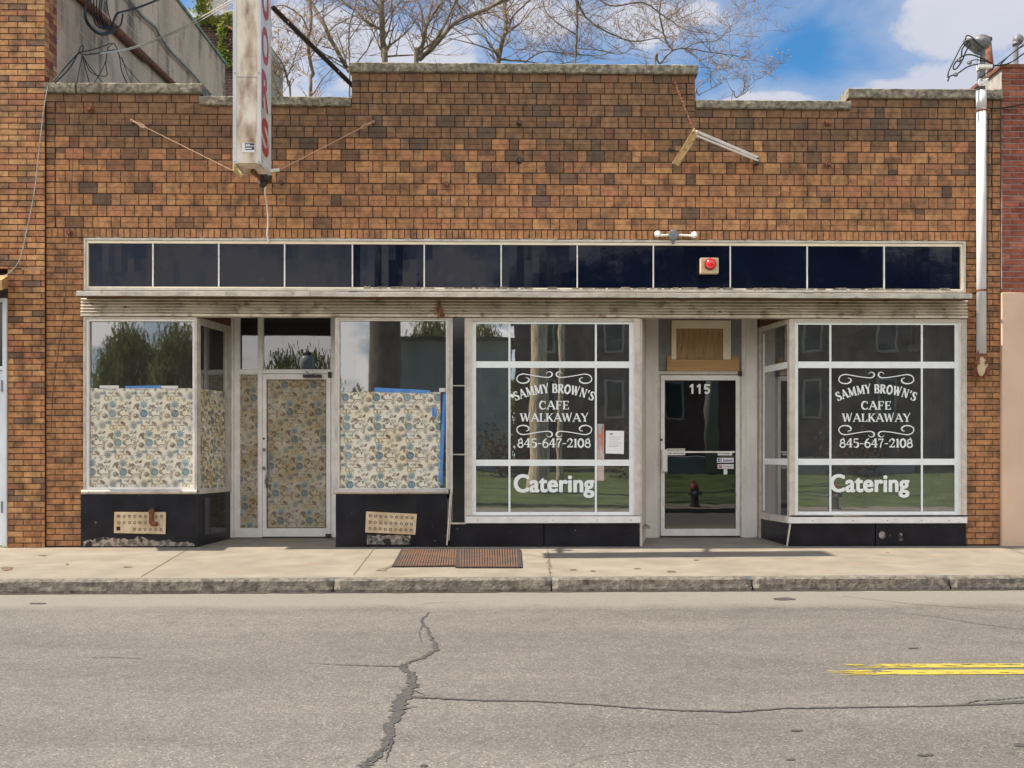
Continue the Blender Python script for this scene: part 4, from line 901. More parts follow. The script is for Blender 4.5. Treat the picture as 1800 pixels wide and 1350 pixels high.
def grille(o_, c00, c10, c11, c01, broken=False):
    """four pixel corners: lower left, lower right, upper right, upper left"""
    y0_ = -.062; g_ = MB(); P = [at(*c, y0_) for c in (c00, c10, c11, c01)]; Q = [at(*c, -.037) for c in (c00, c10, c11, c01)]
    g_.hexa([P[0], P[1], P[2], P[3], Q[0], Q[1], Q[2], Q[3]])
    def uv(u, v, y): a = P[0].lerp(P[1], u); b = P[3].lerp(P[2], u); q = a.lerp(b, v); return Vector((q.x, y, q.z))
    oo = g_.build('vent_grille', 'beige', o_, bevel=.003)
    hh_ = MB()  # holes are flat dark marks, their inner shade painted on the plate
    for i in range(9):
        for k in range(3):
            if broken and (k == 0 and i in (1, 2) or i >= 7 and k == 1): continue
            u, v = .09+.82*i/8, .2+.3*k; c = uv(u, v, y0_-.0006); r_ = .021
            if broken and k == 0 and i == 0: hh_.face([c+Vector((a, 0, b)) for a, b in ((-.03, -.02), (.02, -.02), (.02, .03), (-.03, .03))]); continue
            for m_ in range(8):
                a0 = math.pi/4*m_+.1; a1 = a0+.55
                hh_.face([c+Vector((r_*math.cos(a0), 0, r_*math.sin(a0))), c+Vector((r_*math.cos(a1), 0, r_*math.sin(a1))), c+Vector((r_*.42*math.cos(a1), 0, r_*.42*math.sin(a1))), c+Vector((r_*.42*math.cos(a0), 0, r_*.42*math.sin(a0)))][::-1])
    hh_.build('painted_opening', 'hole', oo)
    return oo
grille(B1, (200.5, 937), (291, 939), (292, 900), (201, 900), True)['label'] = 'broken beige vent grille'
grille(B2, (642, 936), (730, 940), (733, 903.5), (643.5, 899))['label'] = 'tilted beige vent grille'
pv = MB(); pv.tube(curve(cat_px([(274, 921, -.03), (273, 921, -.12), (267, 920, -.13), (266.5, 912, -.13), (266.5, 900, -.13)], 0), 6), .032, 12); pv.tube(cat_px([(266.5, 904), (266.5, 896)], -.13), .036, 12); pv.tube(cat_px([(266.5, 896), (266.5, 893.5)], -.13), .018, 8)
pv.build('vent_pipe', 'rust', B1, smooth=True)
s = MB(); s.bar(at(792, 868, -.07), at(785.5, 958, -.05), .018, .012, (0, 1, 0)); s.bar(at(794.5, 868, -.062), at(789, 950, -.045), .01, .01, (0, 1, 0)); s.build('loose_trim', 'trimw', building)
s = MB(); s.box(X(146), X(346), .0505, .08, -.02, Z(870)); s.box(X(592), X(1123), .0505, .08, -.02, Z(922)); s.box(X(1388), X(1696), .0505, .08, -.02, Z(922)); s.build('base_wall', 'iron', building)
# pillar of black tiles
for (r0, r1) in ((None, 677), (679.5, 797.5), (800, 918)):
    s = MB(); zt_ = headz if r0 is None else Z(r0); s.box(X(796), X(817), -.03, .05, Z(r1), zt_); s.build('pillar_tile', 'black_side', building)
s = MB(); s.box(X(791.2), X(796), -.036, .05, Z(868), headz); s.box(X(817), X(819.8), -.036, .05, Z(919.5), headz); s.box(X(796), X(817), -.022, .04, Z(679.5), Z(677)); s.box(X(796), X(817), -.022, .04, Z(800), Z(797.5)); s.box(X(792), X(819), -.037, .03, Z(920.8), Z(918.2)); s.build('pillar_trim', 'trimw', building)
# ------------------------------------------------------------------ right recess
s = MB(); s.hexa([(X(1124), -.02, 0), (X(1128), -.02, 0), (BX(1136), RY, 0), (BX(1130), RY, 0), (X(1124), -.02, hz2), (X(1128), -.02, hz2), (BX(1136), RY, hz2), (BX(1130), RY, hz2)]); s.build('side_jamb', 'trimw', building)
s = MB(); s.box(BX(1133), BX(1150), RY-.05, RY+.05, dz0-.01, hz2); s.box(BX(1150), BX(1157), RY-.03, RY+.05, dz0-.01, hz2); s.box(BX(1310), BX(1328), RY-.05, RY+.05, dz0-.01, hz2); s.box(BX(1303), BX(1310), RY-.03, RY+.05, dz0-.01, hz2)
s.tube([(BX(1133), RY-.05, dz0), (BX(1133), RY-.05, hz2)], .014, 8); s.tube([(BX(1328), RY-.05, dz0), (BX(1328), RY-.05, hz2)], .018, 8); s.build('jamb_panel', 'painted', building)
hp = MB(); hp.box(BX(1157), BX(1303), RY-.01, RY+.05, BZ(652), hz2); hp = hp.build('header_panel', 'greypaint', building)
s = MB(); s.box(BX(1187), BX(1270), RY-.022, RY-.011, BZ(634), BZ(575)); s.build('plywood', 'plywood', hp)
s = MB(); s.box(BX(1180), BX(1284), RY-.034, RY-.023, BZ(577), BZ(563)); s.box(BX(1180), BX(1188), RY-.034, RY-.023, BZ(632), BZ(577.2)); s.box(BX(1270.5), BX(1284), RY-.034, RY-.023, BZ(632), BZ(577.2)); s.build('cream_frame', 'creamboard', hp)
s = MB(); s.box(BX(1172), BX(1298), RY-.046, RY-.035, BZ(652), BZ(632.3)); s.box(BX(1172), BX(1180), RY-.034, RY-.011, BZ(632), BZ(625)); s.box(BX(1286), BX(1298), RY-.034, RY-.011, BZ(632), BZ(626)); s.build('pine_board', 'pine', hp)
s = MB()
for px, py in ((1162, 590), (1170, 610), (1166, 640), (1293, 585), (1300, 600), (1290, 612), (1305, 640), (1184, 566), (1280, 566), (1184, 585), (1184, 625), (1279, 600), (1176, 636), (1294, 648), (1240, 649)): s.blob(at(px, py, RY-.047 if py > 632 else RY-.036), .005, .02, .005, 6, 4)
s.build('screw', 'iron', hp)
s = MB(); s.box(BX(1157), BX(1303), RY-.03, RY+.05, BZ(658), BZ(652.3)); s.box(BX(1157), BX(1160), RY-.035, RY+.04, dz0, BZ(658.2)); s.box(BX(1300), BX(1303), RY-.035, RY+.04, dz0, BZ(658.2)); s.build('door_frame', 'trimw', building)
D2, x0, x1, z0, z1, gx0, gx1, gz0, gz1 = door(1160, 1300, 659.5, 'pane_dark', 'dark glazed cafe door numbered 115', .055, .055, .07, .10)
s = MB(); hn = BZ(675)-BZ(692)
for i, ch in enumerate('115'):
    xo = BX(1210+12.6*i)
    if ch == '1':
        s.box(xo+.040, xo+.068, RY-.0225, RY-.0215, BZ(692), BZ(675)); s.hexa([(xo+.012, RY-.0222, BZ(681)), (xo+.012, RY-.0217, BZ(681)), (xo+.0395, RY-.0217, BZ(680)), (xo+.0395, RY-.0222, BZ(680)), (xo+.012, RY-.0222, BZ(678.5)), (xo+.012, RY-.0217, BZ(678.5)), (xo+.0395, RY-.0217, BZ(675.4)), (xo+.0395, RY-.0222, BZ(675.4))])
    else:
        for pl, w_ in (([(.20, .90), (.86, .90)], .2), ([(.28, .98), (.20, .46)], .18), (arc(.47, .32, .27, .24, 140, -150, 14), .2)): ribbon2(s, pl, w_, (xo, BZ(692)), hn*.86, hn, RY-.022)
s.build('house_number', 'film', D2)
s = MB(); s.box(gx0, gx1, RY-.024, RY-.008, BZ(796), BZ(793)); s.build('push_bar', 'alu_white', D2)
s = MB(); s.box(BX(1162.5), BX(1169), RY-.10, RY-.06, BZ(829), BZ(790)); s.box(BX(1169.2), BX(1171.5), RY-.09, RY-.046, BZ(829), BZ(790)); s.build('handle', 'alu_white', D2, bevel=.004)
s = MB(); s.lathe(at(1162.8, 773, RY-.044), (0, -1, 0), ((0, .018), (.01, .018), (.012, .01), (.012, 0)), 12); s.build('lock', 'rust', D2)
s = MB(); s.box(BX(1296), BX(1303), RY-.06, RY-.046, BZ(661), BZ(652)); s.build('hinge', 'iron', D2)
def sticker(px0, px1, r0, r1, txt, tm='navy', icon=None, tx=(0.06, .94)):
    q = MB(); q.mi = 0; q.box(BX(px0), BX(px1), RY-.0205, RY-.019, BZ(r1), BZ(r0)); q.mi = 1
    w_ = BX(px1)-BX(px0); hz_ = BZ(r0)-BZ(r1)
    if txt: text_in(q, txt, BX(px0)+w_*tx[0], BX(px0)+w_*tx[1], BZ(r1)+hz_*.2, BZ(r1)+hz_*.8, RY-.0212, .02)
    if icon:
        q.mi = 2; q.box(BX(px0)+.012, BX(px0)+.012+hz_*.75, RY-.0214, RY-.0206, BZ(r1)+hz_*.12, BZ(r1)+hz_*.88); q.mi = 0
        if icon == 'f': text_in(q, 'f', BX(px0)+.012+hz_*.3, BX(px0)+.012+hz_*.65, BZ(r1)+hz_*.12, BZ(r1)+hz_*.8, RY-.022, .03)
        else:
            cx_, cz_ = BX(px0)+.012+hz_*.375, BZ(r1)+hz_*.5
            for a in range(12):
                t0, t1 = 2*math.pi*a/12, 2*math.pi*(a+1)/12; q.face([(cx_+r_*math.cos(t), RY-.022, cz_+r_*math.sin(t)) for r_, t in ((.010, t0), (.010, t1), (.014, t1), (.014, t0))])
    q.build('sticker', ['sheet', tm, 'blueprint' if icon == 'f' else 'pinkprint'], D2)
q = MB(); q.box(BX(1171.5), BX(1204), RY-.0206, RY-.019, BZ(793), BZ(788.2)); q.build('paper_strip', 'alu', D2)
sticker(1172, 1204, 793.5, 800, 'No Soliciting'); sticker(1261, 1286.5, 794.5, 800.5, 'No Smoking', tx=(.04, .8)); sticker(1260, 1289, 804.8, 813.3, 'facebook', 'blueprint', 'f', (.36, .94)); sticker(1261, 1289, 816, 824, 'Instagram', 'ink', 'i', (.34, .95)); sticker(1271.5, 1278, 825, 834, None)
# slanting return glass right of the cafe door
A = Vector((X(1333, RY), RY, 0)); B = Vector((X(1386), 0, 0)); e = (B-A).normalized(); Ld = (B-A).length; nr_ = Vector((e.y, -e.x, 0))
ret = MB(); cz = Z(908); 
wallbar(ret, 0, .10, .0, headz, -.03, .02); wallbar(ret, Ld-.04, Ld, cz-.08, headz, -.03, .0); wallbar(ret, .10, Ld-.04, headz-.06, headz, -.03, .02); wallbar(ret, .10, Ld-.04, cz-.09, cz, -.03, .02)
ret.mi = 1; wallbar(ret, .0, Ld-.02, headz+.001, hz2, -.02, .01); W4b = ret.build('display_window', ['trimw', 'soffit'], building)
pane_quad('pane', [along(.10, cz, -.005), along(Ld-.04, cz, -.005), along(Ld-.04, headz-.06, -.005), along(.10, headz-.06, -.005)], 'pane', W4b)
s = MB()
for (r0, r1) in ((634.5, 646), (806.5, 817.5)): wallbar(s, .22, Ld-.05, Z(r1), Z(r0), -.004, .0)
wallbar(s, .16, .22, cz+.03, headz-.1, -.004, -.001); s.build('film_bar', 'film', W4b)
bs = MB(); wallbar(bs, .04, Ld, -.02, cz-.091, -.03, .0); bs.build('side_bulkhead', 'black_tile', building)
s = MB(); s.bar(at(1389, 921, -.05), at(1383, 961, -.03), .02, .012, (0, 1, 0)); s.build('loose_trim', 'trimw', building)
s = MB(); s.blob(at(1551, 941, -.04), .045, .008, .05, 10, 6, .15); s.blob(at(1583, 944, -.04), .035, .006, .05, 10, 6, .15); s.build('bare_patch', 'worn', B6)
# ------------------------------------------------------------------ interiors
s = MB(); zf = .35; s.box(X(149), BX(412), 2.6, 2.65, 0, 4.2); s.box(BX(412), BX(592), 2.6, 2.65, 0, 4.2); s.box(X(590), X(818), 2.6, 2.65, 0, 4.2)
s.box(X(818), X(820), .1, 5.5, 0, 4.2); s.box(X(820), X(1697), 5.5, 5.6, 0, 4.2); s.box(X(147), X(149), .3, 2.6, 0, 4.2); s.build('interior_wall', 'inner', building)
s = MB(); s.box(X(149), X(345), .09, 2.6, 0.6, .62); s.box(X(592), X(818), .09, 2.6, .6, .62); s.box(X(822), BX(1128), .09, 1.5, .22, .25); s.box(X(1390), X(1695), .09, 1.5, .22, .25); s.box(X(822), X(1695), 1.15, 5.5, .0, .03); s.build('interior_floor', 'innerfloor', building)
s = MB(); s.box(X(149), X(1697), .09, .10, headz+.01, 4.2); s.box(X(149), X(1697), 1.5, 5.5, 3.3, 3.35); s.build('interior_ceiling', 'ceiling', building)
# pleated curtain and pendant lamps in the cafe
ct = MB(); n = 60; pp = []
for i in range(n+1): pp.append((X(1622, .6)+(X(1700, .6)-X(1622, .6))*i/n, .62+.03*math.sin(i*1.3)))
for (a, b), (c, d_) in zip(pp, pp[1:]): ct.face([(a, b, .25), (c, d_, .25), (c, d_, 3.0), (a, b, 3.0)])
tag(ct.build('window_curtain', 'curtain', smooth=True, origin=(X(1660), .62, .25)), 'grey pleated curtain hanging inside the right cafe window', 'curtain')
for (px, lab) in ((1602, 'small pendant lamp nearest the film bar inside the right cafe window'), (1611, 'small pendant lamp nearest the curtain inside the right cafe window')):
    q = MB(); p0 = at(px, 603, 1.2); q.tube([p0, (p0.x, 1.2, 3.3)], .006, 6); q.lathe(p0, (0, 0, -1), ((0, .015), (.03, .05), (.09, .06), (.12, .02)), 12)
    tag(q.build('pendant_lamp', 'lampwhite', origin=p0), lab, 'pendant lamp', 'pendant lamps inside the cafe')
# ------------------------------------------------------------------ left neighbour
xe = X(80.5); lb = thing('neighbouring_brick_building', 'taller tan brick building at the left with grey block side wall', 'building', (X(0), 0, 0))
s = MB(); x0_ = X(-120); xdr = X(16)
running(s, x0_, xe, Z(476), 9.6, -.035, 31*PXM, 10.35*PXM, .0085, .0095, PALL, .03)
running(s, xdr, xe, 0, Z(476)-.008, -.035, 31*PXM, 10.35*PXM, .0085, .0095, PALL, .03)
s.mi = 1; s.box(x0_, xe-.004, -.024, .3, Z(476)-.004, 9.6); s.box(xdr+.002, xe-.004, -.024, .3, 0, Z(476)-.005)
# brick return on the side, above the storefront
z = 9.6; r_ = 0; 
while z > 5.75:
    y_ = -.035+.008-((r_ % 2)*.115)
    while y_ < .30:
        a, b = max(y_, -.03), min(y_+.222, .30)
        if b-a > .02:
            s.mi = 0; s.box(xe-.01, xe+.004, a, b, z-.068, z, pick(PALL) if random.random() < .7 else pick(PALR))
        y_ += .23
    z -= 10.35*PXM; r_ += 1
s.build('brick_front', ['brick', 'mortar_dark'], lb)
bw = MB(); bw.box(x0_, xe-.006, .301, 7.9, 0, 9.22); 
bw.build('block_wall', 'cmu', lb)
bj = MB(); zz = 5.2
while zz < 9.2:
    bj.box(xe-.0055, xe-.0035, .31, 7.89, zz-.005, zz+.005); zz += .2032
for r_ in range(20):
    yj = .4+(r_ % 2)*.2
    while yj < 7.8:
        if random.random() < .8: bj.box(xe-.0055, xe-.0036, yj-.004, yj+.004, 5.206+r_*.2032, 5.206+(r_+1)*.2032-.012)
        yj += .4064
bj.build('block_joint', 'cmu_joint', lb)
s = MB(); s.box(x0_, xe+.03, .32, 7.95, 9.221, 9.27); s.build('roof_edge', mat('copper_edge', (.22, .32, .27), .6, col2=(.12, .15, .13), scale=6), lb)
dd = MB(); dd.box(X(-100), X(8.5), .02, .05, Z(648), Z(532)); 
wf = MB(); wf.box(X(8.5), X(15.5), -.06, .05, .02, Z(528)); wf.box(X(-100), X(8.5), -.055, .05, Z(534), Z(528)); wf.box(X(-100), X(8.5), -.05, .05, Z(652), Z(646)); wf.build('door_frame', 'doorwhite', lb)
s = MB(); s.box(X(-100), X(8), -.02, .02, .03, Z(653)); dr = s.build('door', 'doorwhite', lb); dd.build('transom_pane', 'black_side', dr)
for r_ in (680, 890): s = MB(); s.box(X(6.5), X(9), -.07, -.051, Z(r_+10), Z(r_-10)); s.build('hinge', 'lead', dr)
s = MB(); s.hexa([at(-100, 510, -.5), at(4, 510, -.5), at(14, 505, -.04), at(-100, 505, -.04), at(-100, 492, -.5), at(3, 492, -.5), at(15, 484, -.04), at(-100, 484, -.04)]); s.build('awning', 'pine', lb)
s = MB(); s.box(X(-100), X(15), -.034, .02, Z(528), Z(511)); s.build('door_header', 'iron', lb)
s = MB(); 
for px0, px1, r0 in ((40, 79, 477), (50, 79, 546)):
    s.box(X(px0), X(px1), -.034, -.02, Z(r0+1.3), Z(r0-1.3))
s.build('crack', 'mortar_grey', lb)
# pipe, conduit and cables on the block wall
def onwall(px, py, off=.05):          # point where a pixel's ray meets the plane x = xe+off
    d = ray(px, py); t = (xe+off)/d.x; return Vector((0, -D, EYE))+d*t
p0, p1 = onwall(120, -25), onwall(310, 151)
s = MB(); s.tube([p0+(p1-p0)*t+Vector((0, 0, -.02 if i % 2 else 0)) for i, t in enumerate((0, .33, .34, .66, .67, 1, 1.3))], [.06, .06, .066, .066, .05, .05, .05], 10); tag(s.build('rusty_pipe', 'rust', smooth=True, origin=p0), 'long rusty drain pipe running along the grey block wall', 'pipe')
s = MB(); pts = [onwall(228, 0), onwall(250, 28), onwall(272, 47), onwall(282, 64), onwall(300, 90), onwall(318, 108), onwall(345, 137), onwall(362, 160), onwall(378, 171)]; s.tube(curve([onwall(205, -30)]+pts, 5), .026, 8)
tag(s.build('grey_conduit', 'greycable', smooth=True, origin=pts[0]), 'grey wavy conduit clipped to the block wall above the rusty pipe', 'conduit')
def cablething(name, lab, cat, strands, m='cable', group=None):
    mb = MB()
    for (pts, r_) in strands: mb.tube(curve(pts, 6), r_, 6)
    return tag(mb.build(name, m, smooth=True, origin=strands[0][0][0]), lab, cat, group)
W_ = lambda L_, off=.15: [onwall(p[0], p[1], p[2] if len(p) > 2 else off) for p in L_]
cablething('cable_bundle', 'thick black cable loop hanging over the rusty pipe at the top left', 'cable bundle',
  [(W_([(165, -20), (153, 5), (150, 30), (160, 48), (178, 60), (200, 55)], .3+.02*i), .022-.004*(i % 2)) for i in range(3)]+
  [(W_([(158+6*i, -10), (163+4*i, 25), (170+5*i, 45), (185+4*i, 50), (200, 42)], .25), .010) for i in range(4)]+
  [(W_([(197, 45), (205, 25), (218, 20), (240, 14), (262, 6), (300, -10)], .3), .016), (W_([(203, 48), (212, 44), (216, 25)], .28), .012), (W_([(180, -5), (178, 25), (190, 44), (208, 50)], .28), .008), (W_([(186, -5), (190, 20), (196, 40)], .26), .007)])
cablething('thin_cable_cluster', 'tangle of thin black wires spreading over the left coping', 'wires',
  [(W_([(138, 93), (118, 115), (92, 145)], .2), .008), (W_([(138, 93), (122, 120), (97, 146)], .22), .008), (W_([(138, 93), (141, 84), (146, 80), (145, 90), (138, 94)], .2), .006),
   (W_([(138, 93), (150, 96), (175, 93), (200, 88), (215, 90)], .2), .008), (W_([(140, 92), (160, 88), (185, 80), (195, 76), (203, 80), (210, 100), (214, 125), (225, 150)], .2), .007),
   (W_([(145, 98), (140, 120), (134, 152)], .2), .005), (W_([(145, 98), (150, 120), (158, 148)], .2), .006), (W_([(145, 98), (158, 118), (170, 132), (184, 150)], .2), .006),
   (W_([(146, 98), (158, 125), (175, 133), (188, 132), (186, 112), (190, 85), (198, 77)], .2), .006), (W_([(164, 148), (180, 122), (188, 100)], .2), .005), (W_([(205, 88), (220, 115), (235, 133), (250, 148)], .2), .005), (W_([(214, 100), (222, 125), (232, 148)], .2), .005)])
s = MB()
s.tube(curve([onwall(175, 93.5, .2), onwall(230, 84, .3), at(290, 62, 2), at(345, 35, 1), at(425, -10, 0)], 10), .008, 6); s.tube(curve([onwall(175, 94.5, .2), onwall(232, 86, .3), at(292, 64, 2), at(347, 39, 1), at(425, -6, 0)], 10), .006, 6)
tag(s.build('white_wire', 'whitecable', origin=onwall(175, 93.5, .2)), 'pair of pale wires crossing in front of the block wall towards the sign', 'wire')
for (pts, r_, lab) in (([(84, 150), (76, 200), (68, 270), (60, 340), (48, 400), (35, 455), (18, 478), (4, 486)], .007, 'loose grey wire drooping down the left brick front to the white door'),
                       ([(134, 166), (130, 230), (126, 330), (120, 420), (115, 520), (105, 600), (93, 690), (90, 760)], .004, 'thin dark wire hanging down the left brick pier')):
    s = MB(); s.tube(curve([at(a, b, -.065) for a, b in pts], 6), r_, 5); tag(s.build('hanging_wire', 'greycable' if r_ > .005 else 'iron', origin=at(*pts[0], -.065)), lab, 'wire')
# ------------------------------------------------------------------ right neighbour
rb_ = thing('red_brick_building', 'red brick building with pink stucco base at the right edge', 'building', (X(1800), 0, 0))
s = MB(); x0_ = X(1759.5); x1_ = X(2100); running(s, x0_, x1_, Z(514.5, 1770), Z(121, 1780), -.03, 31*PXM*.96, 10.3*PXM, .012, .013, PALR, .1, .004)
s.mi = 1; s.box(x0_+.003, x1_, -.022, 6, Z(514.5, 1770)+.0, Z(121, 1780)-.002); s.build('brick_front', ['brick_old', 'mortar_grey'], rb_)
s = MB(); s.box(x0_-.012, x1_, -.05, 6, -.1, Z(515, 1770)); s.build('stucco_base', 'stucco', rb_, bevel=.01)
s = MB(); s.box(x0_-.03, x1_, -.05, 6, Z(121, 1780), Z(115, 1780)); s.build('coping', 'rust', rb_)
s = MB(); p = at(1752, 155, 1.2); s.hexa([at(1738, 156, 1.2), at(1765, 156, 1.2), at(1765, 156, 2), at(1738, 156, 2), at(1741, 147, 1.2), at(1765, 126, 1.2), at(1765, 126, 2), at(1741, 147, 2)]); s.build('timber_gable', 'pine', rb_)
# ------------------------------------------------------------------ house behind with ivy
hb = thing('ivy_clad_building', 'dark brick building with white beam and ivy behind the sign', 'building', at(380, 170, 16))
s = MB(); p0, p1 = at(325, 34, 16), at(440, 200, 16); running(s, p0.x, p1.x, p1.z, p0.z, 16, .23, .078, .012, .012, [((.10, .05, .045), 2), ((.13, .065, .05), 2), ((.08, .05, .045), 1)]); s.mi = 1; s.box(p0.x, p1.x, 16.012, 20, 0, p0.z); s.build('wall', ['brick_old', 'mortar_grey'], hb)
s = MB(); q0, q1 = at(325, 33, 15.9), at(440, 20, 15.9); s.box(q0.x, q1.x, 15.8, 20, q0.z, q1.z); s.build('white_beam', 'doorwhite', hb)
s = MB(); q0, q1 = at(360, 19, 16.2), at(398, -30, 16.2); s.box(q0.x, q1.x, 16.1, 16.3, q0.z, q1.z); s.build('window', 'siding', hb)
s = MB()
def leafquad(mb, c, r_, rnd=random):
    a = Vector((rnd.gauss(0, 1), rnd.gauss(0, 1), rnd.gauss(0, 1))).normalized(); b = a.orthogonal().normalized(); a *= r_; b *= r_*.7; c = Vector(c)
    mb.face([c-a, c-b, c+a, c+b])
for _ in range(900):
    t = random.random(); px = random.gauss(403-14*math.sin(t*3), 5+3*math.sin(t*9)); py = 22+t*95; leafquad(s, at(px, py, 15.75+random.uniform(-.1, .1)), .05)
for _ in range(350): leafquad(s, at(random.uniform(345, 405), random.gauss(34, 5), 15.75), .05)
for _ in range(300): leafquad(s, at(random.gauss(357, 7), random.uniform(-20, 20), 15.75), .06)
tag(s.build('ivy', 'ivy', origin=at(400, 170, 15.75)), 'yellow green ivy hanging over the dark brick wall behind the sign', 'ivy')
# ------------------------------------------------------------------ liquor sign
SY0, SY1 = -1.30, -.82
sg0 = at(410, 287.5, SY0); sgx0 = sg0.x; sgx1 = at(458, 288, SY0).x; sz0 = sg0.z; sz1 = 8.5
sign = thing('liquor_sign', 'tall rusty white projecting box sign with red LIQUORS letters', 'sign', ((sgx0+sgx1)/2, (SY0+SY1)/2, sz0))
s = MB(); s.box(sgx0+.012, sgx1-.012, SY0+.006, SY1-.006, sz0+.01, sz1-.01); s.build('cabinet', 'signmetal', sign)
s = MB(); s.box(sgx1-.0115, sgx1-.006, SY0+.03, SY1-.03, sz0+.04, sz1-.03); s.box(sgx0+.006, sgx0+.0115, SY0+.03, SY1-.03, sz0+.04, sz1-.03); s.build('face_panel', 'signface', sign)
s = MB()
for xx0, xx1 in ((sgx0-.004, sgx0+.036), (sgx1-.036, sgx1+.004)):
    s.box(xx0, xx1, SY0-.004, SY0+.028, sz0, sz1); s.box(xx0, xx1, SY1-.028, SY1+.004, sz0, sz1)
    xx = (xx0, xx0+.012) if xx0 < (sgx0+sgx1)/2 else (xx1-.012, xx1)
    s.box(xx[0], xx[1], SY0+.028, SY1-.028, sz0, sz0+.03)
s.build('edge_trim', 'galv', sign)
s = MB()
for z_ in (sz0+.02, sz0+1.05, sz0+1.95, sz0+2.9):
    for xx in (sgx0+.018, sgx1-.018): s.blob((xx, SY0-.006, z_), .009, .006, .009, 8, 5)
s.box(sgx0+.036, sgx1-.036, SY0+.003, SY0+.0055, sz0+1.0, sz0+1.006); s.build('bolt', 'lead', sign)
word = 'LIQUORS'; sl_ = (sz1-sz0-.16)/7
for side_ in (1, -1):
    s = MB(); xx = sgx1-.0045 if side_ > 0 else sgx0+.0045
    for i, ch in enumerate(word):
        zb_ = sz1-.06-(i+1)*sl_+.05
        if side_ > 0: text_in(s, ch, .0, SY1-SY0-.16, 0, sl_-.09, 0, .04, basis=(Vector((xx, SY0+.08, zb_)), Vector((0, 1, 0)), Vector((0, 0, 1))))
        else: text_in(s, ch, .0, SY1-SY0-.16, 0, sl_-.09, 0, .04, basis=(Vector((xx, SY1-.08, zb_)), Vector((0, -1, 0)), Vector((0, 0, 1))))
    s.build('lettering', 'red', sign)
s = MB(); q0 = at(425.5, 267.5, SY0); q1 = at(447, 251, SY0); s.mi = 0; s.box(q0.x, q1.x, SY0+.001, SY0+.0045, q0.z, q1.z); s.mi = 1; q2 = at(430.5, 263.5, SY0); s.box(q2.x, q1.x-.003, SY0-.0005, SY0+.0008, q2.z, q1.z-.004)
s.mi = 0; text_in(s, 'AM', q2.x+.006, q2.x+.055, q1.z-.034, q1.z-.012, SY0-.001, .03); s.box(q2.x+.004, q1.x-.006, SY0-.0013, SY0-.0006, q2.z+.042, q2.z+.050); s.box(q2.x+.004, q1.x-.03, SY0-.0013, SY0-.0006, q2.z+.012, q2.z+.024)
s.build('maker_plate', ['sheet', 'navy'], sign)
s = MB(); s.hexa([at(409, 289, SY0), at(411, 289, SY0), at(425, 304, SY1), at(424, 304, SY1), at(409, 300, SY0), at(411, 300, SY0), at(425, 313, SY1), at(424, 313, SY1)]); s.build('bent_flap', 'yellowpaint', sign)
s = MB(); s.bar(at(444, 302, -1.05), at(470, 318, -.03), .05, .05); s.build('support_arm', 'rust', sign)
s = MB(); a = at(468, 313, -.55); s.box(a.x-.06, a.x+.06, -.62, -.5, a.z-.04, a.z+.04); s.blob((a.x-.04, -.56, a.z-.06), .06, .05, .06, 10, 6, .1); s.build('junction_box', 'iron', sign); s = MB(); b = at(482, 300, -.9); s.tube([(b.x-.05, -.9, b.z), (b.x+.06, -.9, b.z+.01)], .02, 8); s.build('cable_gland', 'lampwhite', sign)
s = MB(); s.tube(curve([at(468, 320, -.5), at(466, 340, -.3), at(469, 360, -.1), at(471, 390, -.05), at(469.5, 412, -.05), at(473, 428, -.05)], 6), .010, 6); s.build('feed_cable', 'whitecable', sign)
s = MB(); a, b = at(479, 12, SY1-.02), at(640, 170, .9); s.bar(a, b, .07, .012); s.bar(a+Vector((0, .03, -.0)), b+Vector((0, .03, 0)), .012, .07); s.build('brace', 'iron', sign)
s = MB()
for t in (.16, .70): q = a.lerp(b, t); s.blob(q+Vector((0, -.03, 0)), .010, .02, .010, 8, 5)
s.build('rivet', 'lampwhite', sign)
for (p0_, p1_, lab) in (((232, 212), (409, 300), 'thin guy wire with turnbuckle from the left wall to the sign'), ((656, 214), (489, 300), 'thin rusty guy wire from the right wall to the sign')):
    a, b = at(*p0_, -.03), at(*p1_, SY1 if p0_[0] > 400 else SY0+.1)
    t_ = thing('guy_wire', lab, 'guy wire', a, 'guy wires holding the sign')
    s = MB(); s.tube([a, b], .0042, 6); s.build('wire', 'brownwire', t_)
    s = MB(); c0, c1 = a.lerp(b, .06), a.lerp(b, .14); u = Vector((0, 0, .018)); s.tube([c0, c0.lerp(c1, .2)+u, c0.lerp(c1, .8)+u, c1], .005, 6); s.tube([c0, c0.lerp(c1, .2)-u, c0.lerp(c1, .8)-u, c1], .005, 6); s.tube([a, c0], .009, 6); s.blob(a, .025, .02, .02, 8, 6); s.build('turnbuckle', 'brownwire', t_)
# ------------------------------------------------------------------ old awning bracket
br = thing('awning_bracket', 'broken V shaped awning bracket of peeling cream metal hanging on a rusty chain', 'bracket', at(1228, 290, -.1))
ap = at(1224, 231, -.55)
s = MB(); a, b = at(1187, 147, -.03), at(1219, 228, -.5); n = 26
for i in range(n):
    p = a.lerp(b, (i+.5)/n); d = (b-a)/n*.75; s.bar(p-d*.5, p+d*.5, .012 if i % 2 else .024, .024 if i % 2 else .012, (0, 1, 0))
s.blob(a, .025, .03, .03, 8, 6); s.build('chain', 'rust', br)
s = MB(); e1 = at(1188, 288, -.06)
s.bar(ap, e1, .085, .02, (0, 1, 0)); s.bar(ap+Vector((-.04, -.03, .01)), e1+Vector((-.04, -.03, .01)), .012, .07, (0, 1, 0)); s.build('arm', mat('peeling_cream', (.80, .64, .38), .7, col2=(.48, .30, .14), scale=22, lo_=.48, hi=.66), br)
s = MB(); e2 = at(1332, 277, -.05); s.bar(ap, e2, .034, .02, (0, 1, 0)); s.bar(ap+Vector((0, -.02, -.06)), e2+Vector((0, -.02, -.045)), .022, .02, (0, 1, 0)); s.build('arm', 'painted', br)
